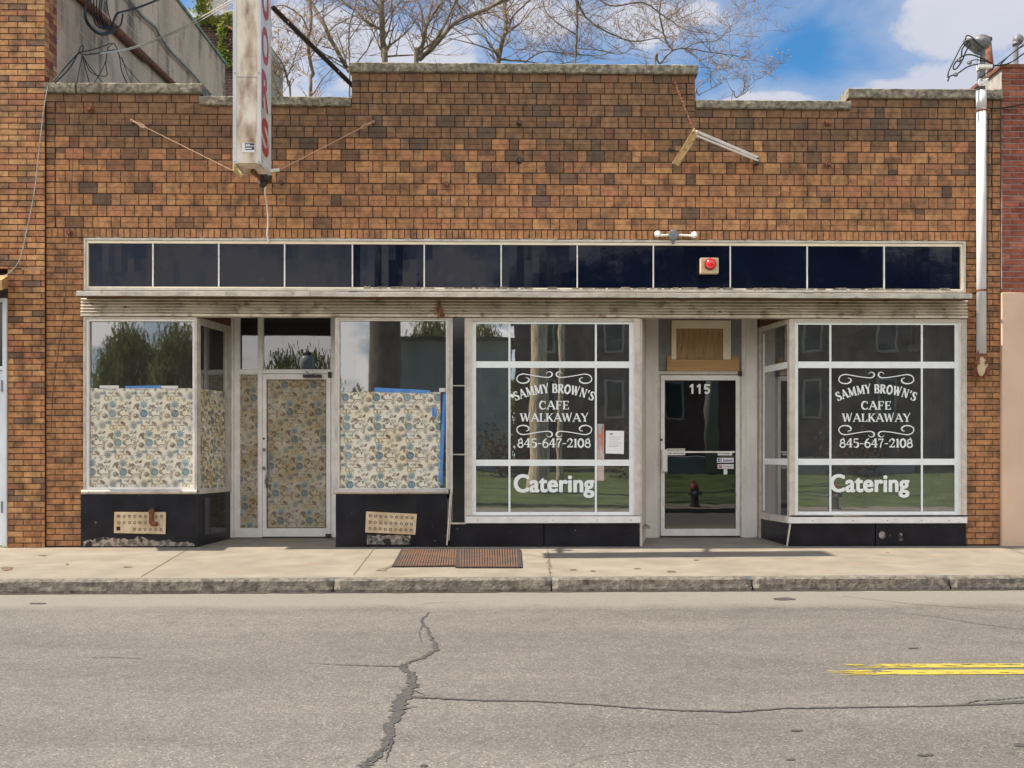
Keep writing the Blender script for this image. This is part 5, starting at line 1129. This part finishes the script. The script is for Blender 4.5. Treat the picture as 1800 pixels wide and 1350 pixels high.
s = MB(); q = at(1329, 284, -.03); s.box(q.x-.03, q.x+.03, -.07, -.002, q.z-.04, q.z+.04); s.build('wall_plate', 'iron', br)
# iron anchors in the wall
for (px, py, c, m_, lab) in ((160, 193, .035, 'rust', 'rusty insulator stub with soot stain under the left coping'), (912, 217, .028, 'iron', 'dark iron stub high in the middle of the wall'), (912, 283, .032, 'iron', 'dark iron hook low in the middle of the wall with pale tip'), (1181, 263, .03, 'iron', 'dark hole stub left of the awning bracket'),
                         (1454, 217, .035, 'rust', 'rusty stub right of the bracket under the low coping'), (1454, 290, .035, 'rust', 'rusty flower shaped anchor plate right of the bracket'), (785, 325, .025, 'rust', 'small pale and rusty anchor left of centre'), (495, 322, .02, 'iron', 'tiny dark hook beside the sign cable'), (124, 410, .03, 'rust', 'rusty insulator at the top of the left pier')):
    s = MB(); p = at(px, py, 0); s.lathe(p, (0, -1, 0), ((-.01, c*1.3), (.01, c*1.3), (.012, c*.7), (.06, c*.7), (.062, c), (.08, c*.9)), 9); s.tube(curve([p+Vector((0, -.06, 0)), p+Vector((.02, -.09, -.02)), p+Vector((.03, -.07, -.05))], 4), c*.25, 6)
    tag(s.build('wall_anchor', m_, origin=p), lab, 'wall anchor', 'iron anchors left in the brick wall')
# ------------------------------------------------------------------ flood lights and alarm light
fl = thing('flood_light', 'white twin flood light fixture on top of the black sign band', 'light fixture', at(1183, 425, -.05))
s = MB(); c = at(1183, 414, -.03); s.lathe(c, (0, -1, 0), ((0, .068), (.05, .068), (.055, .055), (.056, 0)), 20); s.tube([c+Vector((0, -.02, -.06)), c+Vector((0, -.02, -.11))], .018, 8); s.build('base', 'lead', fl, smooth=False)
for sgn, px in ((-1, 1155), (1, 1219)): s = MB(); s.tube([c+Vector((sgn*.06, -.03, 0)), at(px, 414.5, -.06)], .014, 8); s.build('arm', 'lampwhite', fl)
for px, py in ((1155, 413.5), (1219, 415)):
    s = MB(); c = at(px, py, -.05); s.lathe(c, (0, -1, .05), ((-.03, .02), (0, .030), (.06, .042), (.075, .040), (.078, .02), (.078, 0)), 16); s.build('lamp_head', 'lampwhite', fl, smooth=True)
al = thing('alarm_light', 'beige alarm box with round red lamp on the black sign band', 'alarm light', at(1247, 480, -.04))
s = MB(); q0, q1 = at(1231.5, 480, -.13), at(1263.5, 453, -.13); s.box(q0.x, q1.x, -.13, -.03, q0.z, q1.z); s.build('box', 'beige', al, bevel=.008)
s = MB(); c = at(1248, 464.5, -.13); s.lathe(c, (0, -1, 0), ((0, .078), (.02, .078), (.022, .07)), 20); s.build('rim', 'rust', al)
s = MB(); s.lathe(c+Vector((0, -.02, 0)), (0, -1, 0), ((0, .066), (.03, .066), (.05, .058), (.066, .04), (.073, .02), (.075, 0)), 20); s.build('red_lens', 'redlens', al, smooth=True)
# ------------------------------------------------------------------ service mast
PY = -.13
ms = thing('service_mast', 'tall pale service pipe with grey weatherhead and rusty lower box on the right pier', 'service mast', at(1725, 660, PY))
pt = at(1725, 96, PY); pb = at(1725, 622, PY); x_ = pb.x
s = MB(); s.tube([(x_, PY, pb.z), (x_, PY, at(1725, 160, PY).z)], .060, 18); s.tube([(x_, PY, at(1725, 192, PY).z), (x_, PY, at(1725, 160, PY).z)], .064, 18); s.build('pipe', 'galv', ms, smooth=True)
s = MB(); s.tube([(x_, PY, at(1725, 160, PY).z), (x_, PY, at(1725, 84, PY).z)], .050, 14); s.build('upper_pipe', 'lead', ms, smooth=True)
s = MB(); c = at(1722, 75, PY); s.blob(c+Vector((.02, 0, .0)), .125, .11, .10, 18, 10); s.hexa([c+Vector(v) for v in ((-.16, -.10, -.0), (.0, -.10, -.12), (.0, .10, -.12), (-.16, .10, -.0), (-.19, -.08, .05), (.05, -.1, -.02), (.05, .1, -.02), (-.19, .08, .05))]); s.build('weatherhead', 'lead', ms, smooth=True)
s = MB()
s.hexa([at(1714, 640, -.2), at(1716, 640, -.02), at(1741, 640, -.02), at(1740, 640, -.2), at(1718, 616, -.16), at(1718, 616, -.02), at(1734, 616, -.02), at(1734, 616, -.16)])
s.blob(at(1727, 642, -.1), .10, .08, .17, 14, 10); s.blob(at(1717, 655, -.08), .06, .05, .06, 10, 6); s.build('lower_box', 'rust', ms, smooth=False)
s = MB(); s.lathe(at(1727, 640, -.16), (0, -1, 0), ((0, .07), (.03, .06), (.031, .0)), 14); s.blob(at(1725, 644, -.17), .055, .035, .13, 12, 8); s.build('cover_plate', 'beige', ms, bevel=.01)
s = MB()
for r_ in (511, 195): z_ = at(1725, r_, PY).z; s.tube([(x_-.075, PY, z_), (x_+.075, PY, z_)], .012, 6); s.tube([(x_, PY, z_-.012), (x_, PY, z_+.012)], .067, 16); s.box(x_-.01, x_+.01, PY+.06, .01, z_-.012, z_+.012)
s.build('strap', 'rust', ms)
s = MB(); z_ = at(1725, 120, PY).z
s.tube([(x_, PY, z_-.03), (x_, PY, z_+.03)], .062, 14); s.box(x_-.07, x_+.11, PY-.08, PY-.03, z_-.02, z_+.02); z2_ = at(1725, 148, PY).z
for i in range(7): s.tube(curve([(x_+random.uniform(-.08, .08), PY-.07, z2_+random.uniform(-.05, .06)) for _ in range(4)], 4), .006, 5)
s.build('clamp', 'lampwhite', ms)
hd = at(1702, 72, PY)
def P_(L_, Y=PY-.05): return [at(p[0], p[1], p[2] if len(p) > 2 else Y) for p in L_]
cablething('service_cables', 'black service cables looping out of the weatherhead to the right', 'cables',
  [(P_([(1703, 70), (1692, 78), (1680, 100), (1668, 125), (1666, 136)]), .010), (P_([(1702, 74), (1692, 85), (1690, 98)]), .009), (P_([(1706, 78), (1698, 90), (1692, 105), (1682, 120), (1676, 121), (1678, 112), (1690, 100), (1705, 96), (1725, 102), (1744, 111)]), .009),
   (P_([(1666, 143), (1670, 134), (1682, 130), (1700, 118), (1718, 113), (1740, 114), (1760, 115), (1780, 108), (1800, 94, -.6), (1840, 70, -1)]), .009), (P_([(1722, 150), (1722, 140), (1740, 124), (1765, 105), (1790, 85), (1820, 60, -1)]), .007),
   (P_([(1700, 110), (1715, 105), (1735, 109), (1745, 112)]), .006), (P_([(1757, 115), (1775, 97), (1800, 80, -.6), (1830, 66, -1)]), .008), (P_([(1740, 190, -.04), (1760, 190, -.06), (1785, 186, -.08), (1830, 176, -.1)], -.05), .010),
   (P_([(1697, 70), (1699, 63), (1708, 65), (1718, 76), (1730, 85)], PY-.13), .009)])
s = MB(); 
for px, py in ((1687, 106), (1704, 110), (1680, 131)): c = at(px, py, PY-.05); s.blob(c, .035, .022, .026, 9, 6, .15)
tag(s.build('cable_connector', 'lead', origin=at(1690, 115, PY-.05)), 'grey taped cable connectors hanging left of the weatherhead', 'connectors')
cablething('drop_wire', 'thin dark wires running down the pier behind the pale service pipe', 'wires', [(P_([(1735, 480, -.03), (1736, 540, -.03), (1740, 580, -.03), (1739, 615, -.03)]), .005), (P_([(1738, 200, -.03), (1737, 320, -.03), (1736, 480, -.03)]), .006)])
s = MB(); s.tube([at(1739, 160, .8), at(1741, 120, .8), at(1736, 70, .8)], .045, 10); s.tube([at(1736, 72, .8), at(1736, 67, .8)], .06, 10); tag(s.build('vent_stack', 'rust', smooth=True, origin=at(1739, 160, .8)), 'rusty vent stack leaning behind the weatherhead', 'vent pipe')
m2_ = thing('small_service_mast', 'short grey mast with rounded cap above the red brick building', 'service mast', at(1788, 118, -.02))
s = MB(); s.tube([at(1786, 120, .1), at(1786, 76, .1)], .03, 10); s.build('pipe', 'lead', m2_); s = MB(); s.blob(at(1790, 70, .1), .07, .06, .07, 12, 8); s.tube([at(1786, 80, .1), at(1786, 74, .1)], .045, 10); s.build('weatherhead', 'lead', m2_, smooth=True)
# cellar grates
for (c4, lab) in (((709, 966.5), (805, 966.5), (804, 995.5), (693, 996.5)), 'left rusty ribbed cellar plate set in the sidewalk'), (((805.5, 966.5), (911.5, 966.5), (913.5, 998), (804.5, 998)), 'right rusty ribbed cellar plate set in the sidewalk'):
    P = [ground(*c, .006) for c in c4]; t_ = thing('cellar_plate', lab, 'cellar plate', P[3], 'ribbed cellar plates in the sidewalk')
    s = MB(); s.hexa([p-Vector((0, 0, .03)) for p in (P[3], P[2], P[1], P[0])]+[P[3], P[2], P[1], P[0]]); s.build('plate', 'joint', t_)
    s = MB(); n = 24
    for i in range(1, n):
        u = i/n; a = P[3].lerp(P[2], u); b = P[0].lerp(P[1], u); s.bar(a+Vector((0, .03, .006)), b+Vector((0, -.03, .006)), .022, .012)
    for i in range(1, 7): v = i/7; a = P[3].lerp(P[0], v); b = P[2].lerp(P[1], v); s.bar(a+Vector((.03, 0, .005)), b+Vector((-.03, 0, .005)), .008, .012)
    s.build('rib', mat('rusty_steel', (.12, .06, .034), .85, col2=(.075, .052, .04), scale=4, lo_=.4, hi=.6, dirt=(.15, .075, .035), dscale=3, dlo=.5, dhi=.7), t_)
    s = MB()
    for a, b in ((0, 1), (1, 2), (2, 3), (3, 0)): s.bar(P[a]+Vector((0, 0, .004)), P[b]+Vector((0, 0, .004)), .05 if a in (1, 3) else .03, .016)
    s.build('rim', 'iron', t_)
# ------------------------------------------------------------------ trees behind the roof
def twigs(mb, lf, p, d, L_, r_, depth, rnd, leafy=.4):
    n = 4; pts = [p]; q = p.copy(); dd_ = d.copy()
    for i in range(n):
        dd_ = (dd_+Vector((rnd.gauss(0, .16), rnd.gauss(0, .16), rnd.gauss(.04, .14)))).normalized(); q = q+dd_*L_/n; pts.append(q.copy())
    mb.tube(pts, [r_*(1-.62*i/n) for i in range(n+1)], 5 if depth > 1 else 4, False)
    if depth == 0:
        for k in range(3):
            if rnd.random() < leafy*.35: leafquad(lf, pts[-1-k]+Vector((rnd.gauss(0, .03), rnd.gauss(0, .03), rnd.gauss(0, .03))), rnd.uniform(.02, .045), rnd)
        return
    for i in range(1, n+1):
        for _ in range(rnd.choice((0, 1, 1, 2) if depth < 3 else (1, 1, 2))):
            a = rnd.uniform(0, 6.28); side_ = Vector((math.cos(a), .6*math.sin(a), rnd.uniform(-.2, .7))); nd = (dd_*.55+side_*.8).normalized()
            twigs(mb, lf, pts[i], nd, L_*rnd.uniform(.45, .75), r_*(1-.6*i/n)*.55+.002, depth-1, rnd, leafy)
def btree(Y, limbs, lab, seed, dens=1.0, leafy=.35, tl=1.0, up=0.2):
    rnd = random.Random(seed); root = at(limbs[0][0][0][0], limbs[0][0][0][1], Y); base = Vector((root.x, Y, -.2))
    t_ = thing('bare_tree', lab, 'tree', base, 'bare spring trees behind the roof'); tb = MB(); tw = MB(); lf = MB()
    sc1_ = (Y+D)/F
    for li, (pts, w0, w1) in enumerate(limbs):
        P = [at(a, b, Y+(0.25*math.sin(i*1.7+li) if i else 0)) for i, (a, b) in enumerate(pts)]
        if li == 0: P = [Vector((base.x+(P[0].x-base.x)*.0, Y, -.2)), Vector((base.x, Y, P[0].z*.5))]+P
        C = curve(P, 6); n = len(C)
        r0, r1 = w0*sc1_/2*.85, w1*sc1_/2*.85
        tb.tube([c+Vector((rnd.gauss(0, .008), rnd.gauss(0, .008), 0)) for c in C], [r0+(r1-r0)*i/(n-1) for i in range(n)], 9, True)
        first = 8 if li == 0 else 1
        for i in range(first, n):
            if rnd.random() < .42*dens and C[i].z > 5.5:
                d = (C[min(i+1, n-1)]-C[i-1]).normalized(); a = rnd.uniform(0, 6.28); s_ = Vector((math.cos(a), .6*math.sin(a), rnd.uniform(-.1, .6)+up))
                twigs(tw, lf, C[i], (d*.4+s_).normalized(), rnd.uniform(.7, 1.5)*tl, max(.008, min(.03, (r0+(r1-r0)*i/(n-1))*.4)), 2, rnd, leafy)
        twigs(tw, lf, C[-1], (C[-1]-C[-2]).normalized(), 1.6*tl, r1*.9, 3, rnd, leafy)
    tb.build('trunk', 'bark', t_, smooth=True); tw.build('branches', 'twig', t_); lf.build('buds', 'bud', t_)
btree(12, [([(545, 172), (549, 130), (541, 80), (546, 40), (544, -10)], 8, 6), ([(543, 60), (530, 30), (500, 10), (478, 12)], 4, 2)], 'bare tree with upright trunk between the sign and its black brace', 11, .9, .6)
btree(13, [([(625, 150), (613, 125), (590, 85), (570, 45), (553, 15), (538, -12)], 10, 7)], 'bare tree leaning left across the black brace', 12, .9)
btree(11, [([(614, 130), (614, 100), (614, 50), (628, -5)], 4, 2.5), ([(614, 70), (635, 40), (660, 20)], 2.5, 1.2)], 'slender sapling at the left corner of the high parapet', 13, 1.0)
btree(14, [([(676, 118), (675, 100), (672, 60), (671, 0), (672, -20)], 13, 11), ([(674, 52), (660, 47), (645, 38), (626, 20), (600, 3)], 7, 4), ([(675, 60), (690, 52), (698, 38)], 3, 1.5)], 'bare tree with thick straight dark trunk left of centre', 14, .7)
btree(12.5, [([(732, 118), (738, 104), (765, 80), (800, 40), (850, 18), (895, -5)], 12, 7), ([(737, 104), (742, 85), (748, 50), (765, 20), (788, -10)], 8, 5), ([(750, 92), (775, 55), (805, -5)], 6, 4), ([(800, 42), (830, 30), (860, 60)], 4, 2)], 'bare tree with three forked limbs fanning to the right', 15, 1.0)
btree(15, [([(876, 118), (877, 104), (882, 75), (889, 50), (887, 10), (896, -12)], 11, 7), ([(892, 55), (905, 25), (938, -5)], 5, 3), ([(876, 104), (900, 106), (925, 108)], 5, 3), ([(876, 100), (858, 75), (845, 60), (815, 62)], 4, 2), ([(920, 112), (950, 92), (985, 93), (1040, 98)], 3, 1.5)], 'bare tree with forked pale trunk in the middle of the high parapet', 16, 1.0)
btree(13.5, [([(1152, 125), (1160, 112), (1182, 90), (1205, 85), (1250, 92), (1294, 98)], 5, 1.5), ([(1182, 90), (1168, 65), (1160, 25), (1162, -5)], 4, 3), ([(1205, 85), (1225, 75), (1262, 70), (1285, 45)], 2.5, 1), ([(1207, 86), (1225, 100), (1240, 117), (1262, 120), (1285, 100)], 2, .8)], 'bare tree with spreading twigs over the right end of the high parapet', 17, 1.1, .5, .55, .0)
btree(14.5, [([(1010, 125), (1012, 100), (1015, 40), (1012, -15)], 4, 4), ([(1014, 0), (1030, 30), (1060, 52), (1110, 72), (1150, 68)], 5, 2), ([(1040, -12), (1075, 10), (1130, 5), (1170, 30), (1205, 52), (1245, 58)], 4, 1.5), ([(1012, 60), (980, 40), (960, 20), (950, -10)], 3, 2), ([(1015, 85), (1050, 88), (1090, 95), (1120, 80)], 2.5, 1)], 'bare tree with arching drooping limbs right of centre', 18, 1.1, .5)
btree(10.5, [([(510, 178), (507, 150), (500, 120), (485, 95)], 5, 3), ([(505, 135), (515, 110), (525, 80)], 2.5, 1.5), ([(494, 178), (487, 155), (478, 130)], 4, 2.5)], 'small tree with tan dead leaves just right of the sign', 19, 1.1, .95, .55)
btree(11.5, [([(1222, 185), (1228, 168), (1245, 158), (1262, 148)], 3, 1.2)], 'low twiggy treetop beside the right end of the high parapet', 20, .9, .4, .4)
btree(11.5, [([(1285, 190), (1295, 172), (1306, 160), (1318, 150)], 2.5, 1.2)], 'low twiggy treetop above the lower right coping', 21, .9, .3, .4)
# ------------------------------------------------------------------ across the street (seen mirrored in the shop glass)
s = MB(); oz = SL*OK-KH
s.box(-60, 60, OK-.16, OK, oz-.1, oz+.13); s.build('opposite_kerb', 'kerb', kind='structure')
s = MB(); s.face([(-60, OK-.161, oz+.13), (60, OK-.161, oz+.13), (60, OK-2.0, oz+.15), (-60, OK-2.0, oz+.15)][::-1]); s.build('opposite_sidewalk', 'concrete', kind='structure')
s = MB(); gx = [-150+300*i/60 for i in range(61)]; gy = [OK-2.0, OK-6, OK-12, OK-20, OK-32, OK-60, OK-120]
def lz(x, y): t = (OK-2.0-y); return oz+.15+min(t, 26)*.04+(.25*noise.noise(Vector((x*.08, y*.08, 0))) if t > .1 else 0)
for a, b in zip(gx, gx[1:]):
    for c, d in zip(gy, gy[1:]): s.face([(a, d, lz(a, d)), (b, d, lz(b, d)), (b, c, lz(b, c)), (a, c, lz(a, c))])
s.build('lawn', 'lawn', kind='structure')
s = MB(); s.face([(-160, 10.2, -.3), (160, 10.2, -.3), (160, 130, .5), (-160, 130, .5)]); s.face([(-160, .2, -.3), (X(-200), .2, -.3), (X(-200), 10.2, -.3), (-160, 10.2, -.3)]); s.face([(X(2200), .2, -.3), (160, .2, -.3), (160, 10.2, -.3), (X(2200), 10.2, -.3)]); s.build('rear_ground', 'lawn', kind='structure')
def crown(mb, c, rx, ry, rz, n, ls, rnd):
    for _ in range(n):
        cl = Vector((rnd.gauss(0, .5), rnd.gauss(0, .5), rnd.gauss(0, .5)))
        if cl.length > 1.15: cl *= 1.15/cl.length
        cl = Vector(c)+Vector((cl.x*rx, cl.y*ry, cl.z*rz))
        for _ in range(9):
            q = cl+Vector((rnd.gauss(0, .32), rnd.gauss(0, .32), rnd.gauss(0, .4)))
            if ls > .06: leafquad(mb, q, ls*rnd.uniform(.6, 1.3), rnd); continue
            a_ = rnd.uniform(0, 6.28); wv_ = Vector((math.cos(a_), math.sin(a_), 0))*rnd.uniform(.02, .045); dn = Vector((rnd.gauss(0, .10), rnd.gauss(0, .10), -rnd.uniform(.25, .6)))
            mb.face([q-wv_, q+wv_, q+dn*.6+wv_*.8, q+dn, q+dn*.6-wv_*.8])
def leafy(px, E, rt, wpx, lab, seed, n=260, m='leaf'):
    p = mirror(px, 800, E); top = mirror(px, rt, E).z; rw = wpx*(E+D)/F/2; g0 = lz(p.x, -E) if -E < OK-2 else oz; rnd = random.Random(seed)
    t_ = thing('leafy_tree', lab, 'tree', (p.x, -E, g0), 'trees across the street'); mid = (top+g0)/2+.6
    s = MB(); s.tube([(p.x, -E, g0-.3), (p.x+.1, -E, g0+(top-g0)*.4), (p.x-.1, -E, top*.8)], [.32, .22, .06], 8)
    for i in range(6): a = i*1.05; s.tube([(p.x, -E, g0+(top-g0)*(.25+.07*i)), (p.x+rw*.5*math.cos(a), -E+rw*.5*math.sin(a), g0+(top-g0)*(.5+.07*i))], [.09, .03], 6)
    s.build('trunk', 'bark', t_); s = MB(); crown(s, (p.x, -E, mid), rw*.85, rw*.85, (top-g0)*.42, int(n*3.4), .055, rnd); s.build('crown', m, t_)
leafy(228, 45, 592, 95, 'broad green tree mirrored in the left corner shop window', 31, 520); leafy(312, 42, 586, 80, 'dark green tree mirrored right of the broad one in the left corner window', 32, 420)
leafy(60, 52, 600, 150, 'distant green tree at the far left across the street', 33, 300); leafy(845, 48, 575, 70, 'green tree mirrored in the left pane of the middle cafe window', 34, 260); leafy(760, 40, 560, 90, 'green tree mirrored above the blue taped paper', 35, 260)
leafy(520, 50, 620, 150, 'low dark tree mirrored in the transom of the vacant shop door', 36, 260)
s = MB(); rb3 = random.Random(77)
for _ in range(900):
    px_ = rb3.uniform(-110, 110); hgt = 6.5+2.5*noise.noise(Vector((px_*.07, 1, 1)))+1.5*noise.noise(Vector((px_*.3, 5, 1)))
    c_ = Vector((px_, -88+rb3.gauss(0, 2), 1+rb3.random()**.8*hgt))
    for _ in range(6): leafquad(s, c_+Vector((rb3.gauss(0, .9), rb3.gauss(0, .5), rb3.gauss(0, .7))), rb3.uniform(.5, 1.0), rb3)
tag(s.build('far_wood', 'leaf', origin=(0, -88, 1)), 'far belt of trees closing the view across the lawn', 'woodland', kind='stuff')
def trunkthing(px, E, w_, lab, m, top=14, lean=0.0, seed=1):
    p = mirror(px, 800, E); g0 = lz(p.x, -E) if -E < OK-2 else oz; r_ = w_*(E+D)/F/2
    t_ = thing('big_tree', lab, 'tree', (p.x, -E, g0), 'trees across the street'); s = MB(); rnd = random.Random(seed)
    s.tube([(p.x+lean*z_*.1+.1*noise.noise(Vector((z_, px, 0))), -E, g0-.2+z_) for z_ in (0, .6, 1.5, 3, 5, 7, 10, top)], [r_*q for q in (1.5, 1.15, 1.0, .95, .92, .88, .6, .2)], 14); s.build('trunk', m, t_, smooth=True)
    s = MB()
    for i in range(9):
        a = i*.9; z_ = 8+i*.5; q = Vector((p.x+lean*z_*.1, -E, g0+z_)); s.tube([q, q+Vector((1.6*math.cos(a), 1.6*math.sin(a), .9)), q+Vector((3.2*math.cos(a), 3.2*math.sin(a), 2.4))], [.14, .09, .03], 6)
    s.build('branches', 'twig', t_)
trunkthing(676, 17.5, 60, 'massive dark trunk mirrored in the vacant shop window above the paper', 'bark', seed=2)
trunkthing(945, 22, 34, 'thick ridged tan trunk mirrored behind the cafe lettering', 'bark_sunlit', lean=.12, seed=3)
trunkthing(985, 26, 12, 'slim tan trunk mirrored right of the thick one', 'bark_sunlit', lean=.1, seed=4)
hs = thing('brick_house', 'dark purple brick house with gable roof mirrored in the cafe windows', 'house', (12, -44, .3))
p0 = mirror(905, 800, 40); p1 = mirror(1830, 800, 40); s = MB(); s.box(p0.x, p1.x, -52, -40, .0, 9.5); s.build('wall', 'housebrick', hs)
s = MB(); xm = (p0.x+p1.x)/2; s.hexa([(p0.x-.5, -39.5, 9.501), (p1.x+.5, -39.5, 9.501), (p1.x+.5, -52.5, 9.501), (p0.x-.5, -52.5, 9.501), (xm-.1, -39.5, 14.5), (xm+.1, -39.5, 14.5), (xm+.1, -52.5, 14.5), (xm-.1, -52.5, 14.5)]); s.build('roof', 'roofing', hs)
for px in (960, 1080, 1195, 1430, 1560):
    for (ra, rb2) in ((735, 665), (620, 560)):
        a = mirror(px-17, ra, 39.9); b = mirror(px+17, rb2, 39.9); s = MB(); s.frame(a.x, b.x, a.z, b.z, -40, -39.93, .12); w_ = s.build('window', 'siding', hs)
        s = MB(); s.box(a.x+.12, b.x-.12, -39.99, -39.97, a.z+.12, b.z-.12); s.build('pane', 'black_side', w_)
pc = mirror(1266, 765, 32); s = MB(); s.tube([(pc.x, -32, .3), (pc.x, -32, 9)], [.34, .28], 16); s.build('column', 'siding', hs, smooth=True)
s = MB(); s.box(pc.x-2, pc.x+9, -39.9, -32.5, .2, 1.0); s.box(pc.x-2, pc.x+9, -39.9, -32.4, 9.0, 9.4); s.build('porch', 'siding', hs)
gw = thing('garden_wall_building', 'low pale building mirrored beside the big dark trunk', 'building', (-4, -36, .3)); a, b = mirror(700, 800, 34), mirror(905, 800, 34); s = MB(); s.box(a.x, b.x-.2, -38, -34, .2, mirror(800, 600, 34).z); s.build('wall', 'siding', gw); s = MB(); s.box(a.x-.3, b.x+.1, -38.3, -33.7, mirror(800, 600, 34).z+.001, mirror(800, 594, 34).z); s.build('roof', 'roofing', gw)
for (px, lab, sd) in ((745, 'reddish shrub mirrored in the vacant shop window', 5), (1500, 'low dark shrub mirrored in the right cafe window', 6), (880, 'dark shrub mirrored in the middle cafe window', 7), (1110, 'dark shrub by the house mirrored near the notice', 8)):
    p = mirror(px, 800, 31); g0 = lz(p.x, -31); s = MB(); rnd = random.Random(sd); crown(s, (p.x, -31, g0+.9), 1.3, 1.0, .9, 70, .09, rnd); s2 = MB()
    for i in range(7): s2.tube([(p.x, -31, g0), (p.x+rnd.uniform(-.9, .9), -31+rnd.uniform(-.6, .6), g0+1.4)], [.03, .008], 5)
    t_ = thing('shrub', lab, 'shrub', (p.x, -31, g0), 'shrubs across the street'); s.build('foliage', 'shrub', t_); s2.build('stem', 'twig', t_)
def hydrant(px, E, lab):
    p = mirror(px, 800, E); g0 = oz+.14; t_ = thing('fire_hydrant', lab, 'fire hydrant', (p.x, -E, g0), 'fire hydrants across the street')
    s = MB(); s.lathe((p.x, -E, g0), (0, 0, 1), ((0, .17), (.05, .17), (.06, .12), (.5, .12), (.52, .15), (.56, .15)), 14); s.build('barrel', 'iron', t_)
    s = MB(); s.lathe((p.x, -E, g0+.56), (0, 0, 1), ((0, .14), (.08, .13), (.15, .08), (.18, .03), (.24, .03)), 14); s.build('bonnet', 'red', t_)
    for dx_, dy_ in ((1, 0), (-1, 0), (0, 1)): s = MB(); s.lathe((p.x+dx_*.1, -E+dy_*.1, g0+.4), (dx_, dy_, 0), ((0, .06), (.1, .06), (.11, .04), (.13, .02)), 10); s.build('nozzle', 'lead', t_)
hydrant(1242, 15.2, 'red capped hydrant mirrored in the cafe door'); hydrant(1468, 15.6, 'red capped hydrant mirrored behind the Catering lettering of the right window')
p = mirror(513, 800, 15.3); lp = thing('street_lamp', 'acorn globe street lamp mirrored in the transom of the vacant shop door', 'street lamp', (p.x, -15.3, oz+.14)); zt_ = mirror(513, 650, 15.3).z
s = MB(); s.lathe((p.x, -15.3, oz+.14), (0, 0, 1), ((0, .18), (.3, .16), (.35, .07), (zt_-oz-.14, .05)), 12); s.build('post', 'iron', lp); s = MB(); s.lathe((p.x, -15.3, zt_), (0, 0, 1), ((0, .08), (.1, .18), (.35, .22), (.5, .18), (.62, .1)), 16); s.build('globe', 'lens', lp, smooth=True); s = MB(); s.lathe((p.x, -15.3, zt_+.62), (0, 0, 1), ((0, .14), (.06, .1), (.12, .02), (.28, .01)), 12); s.build('finial', 'iron', lp)
bpy.context.view_layer.update()
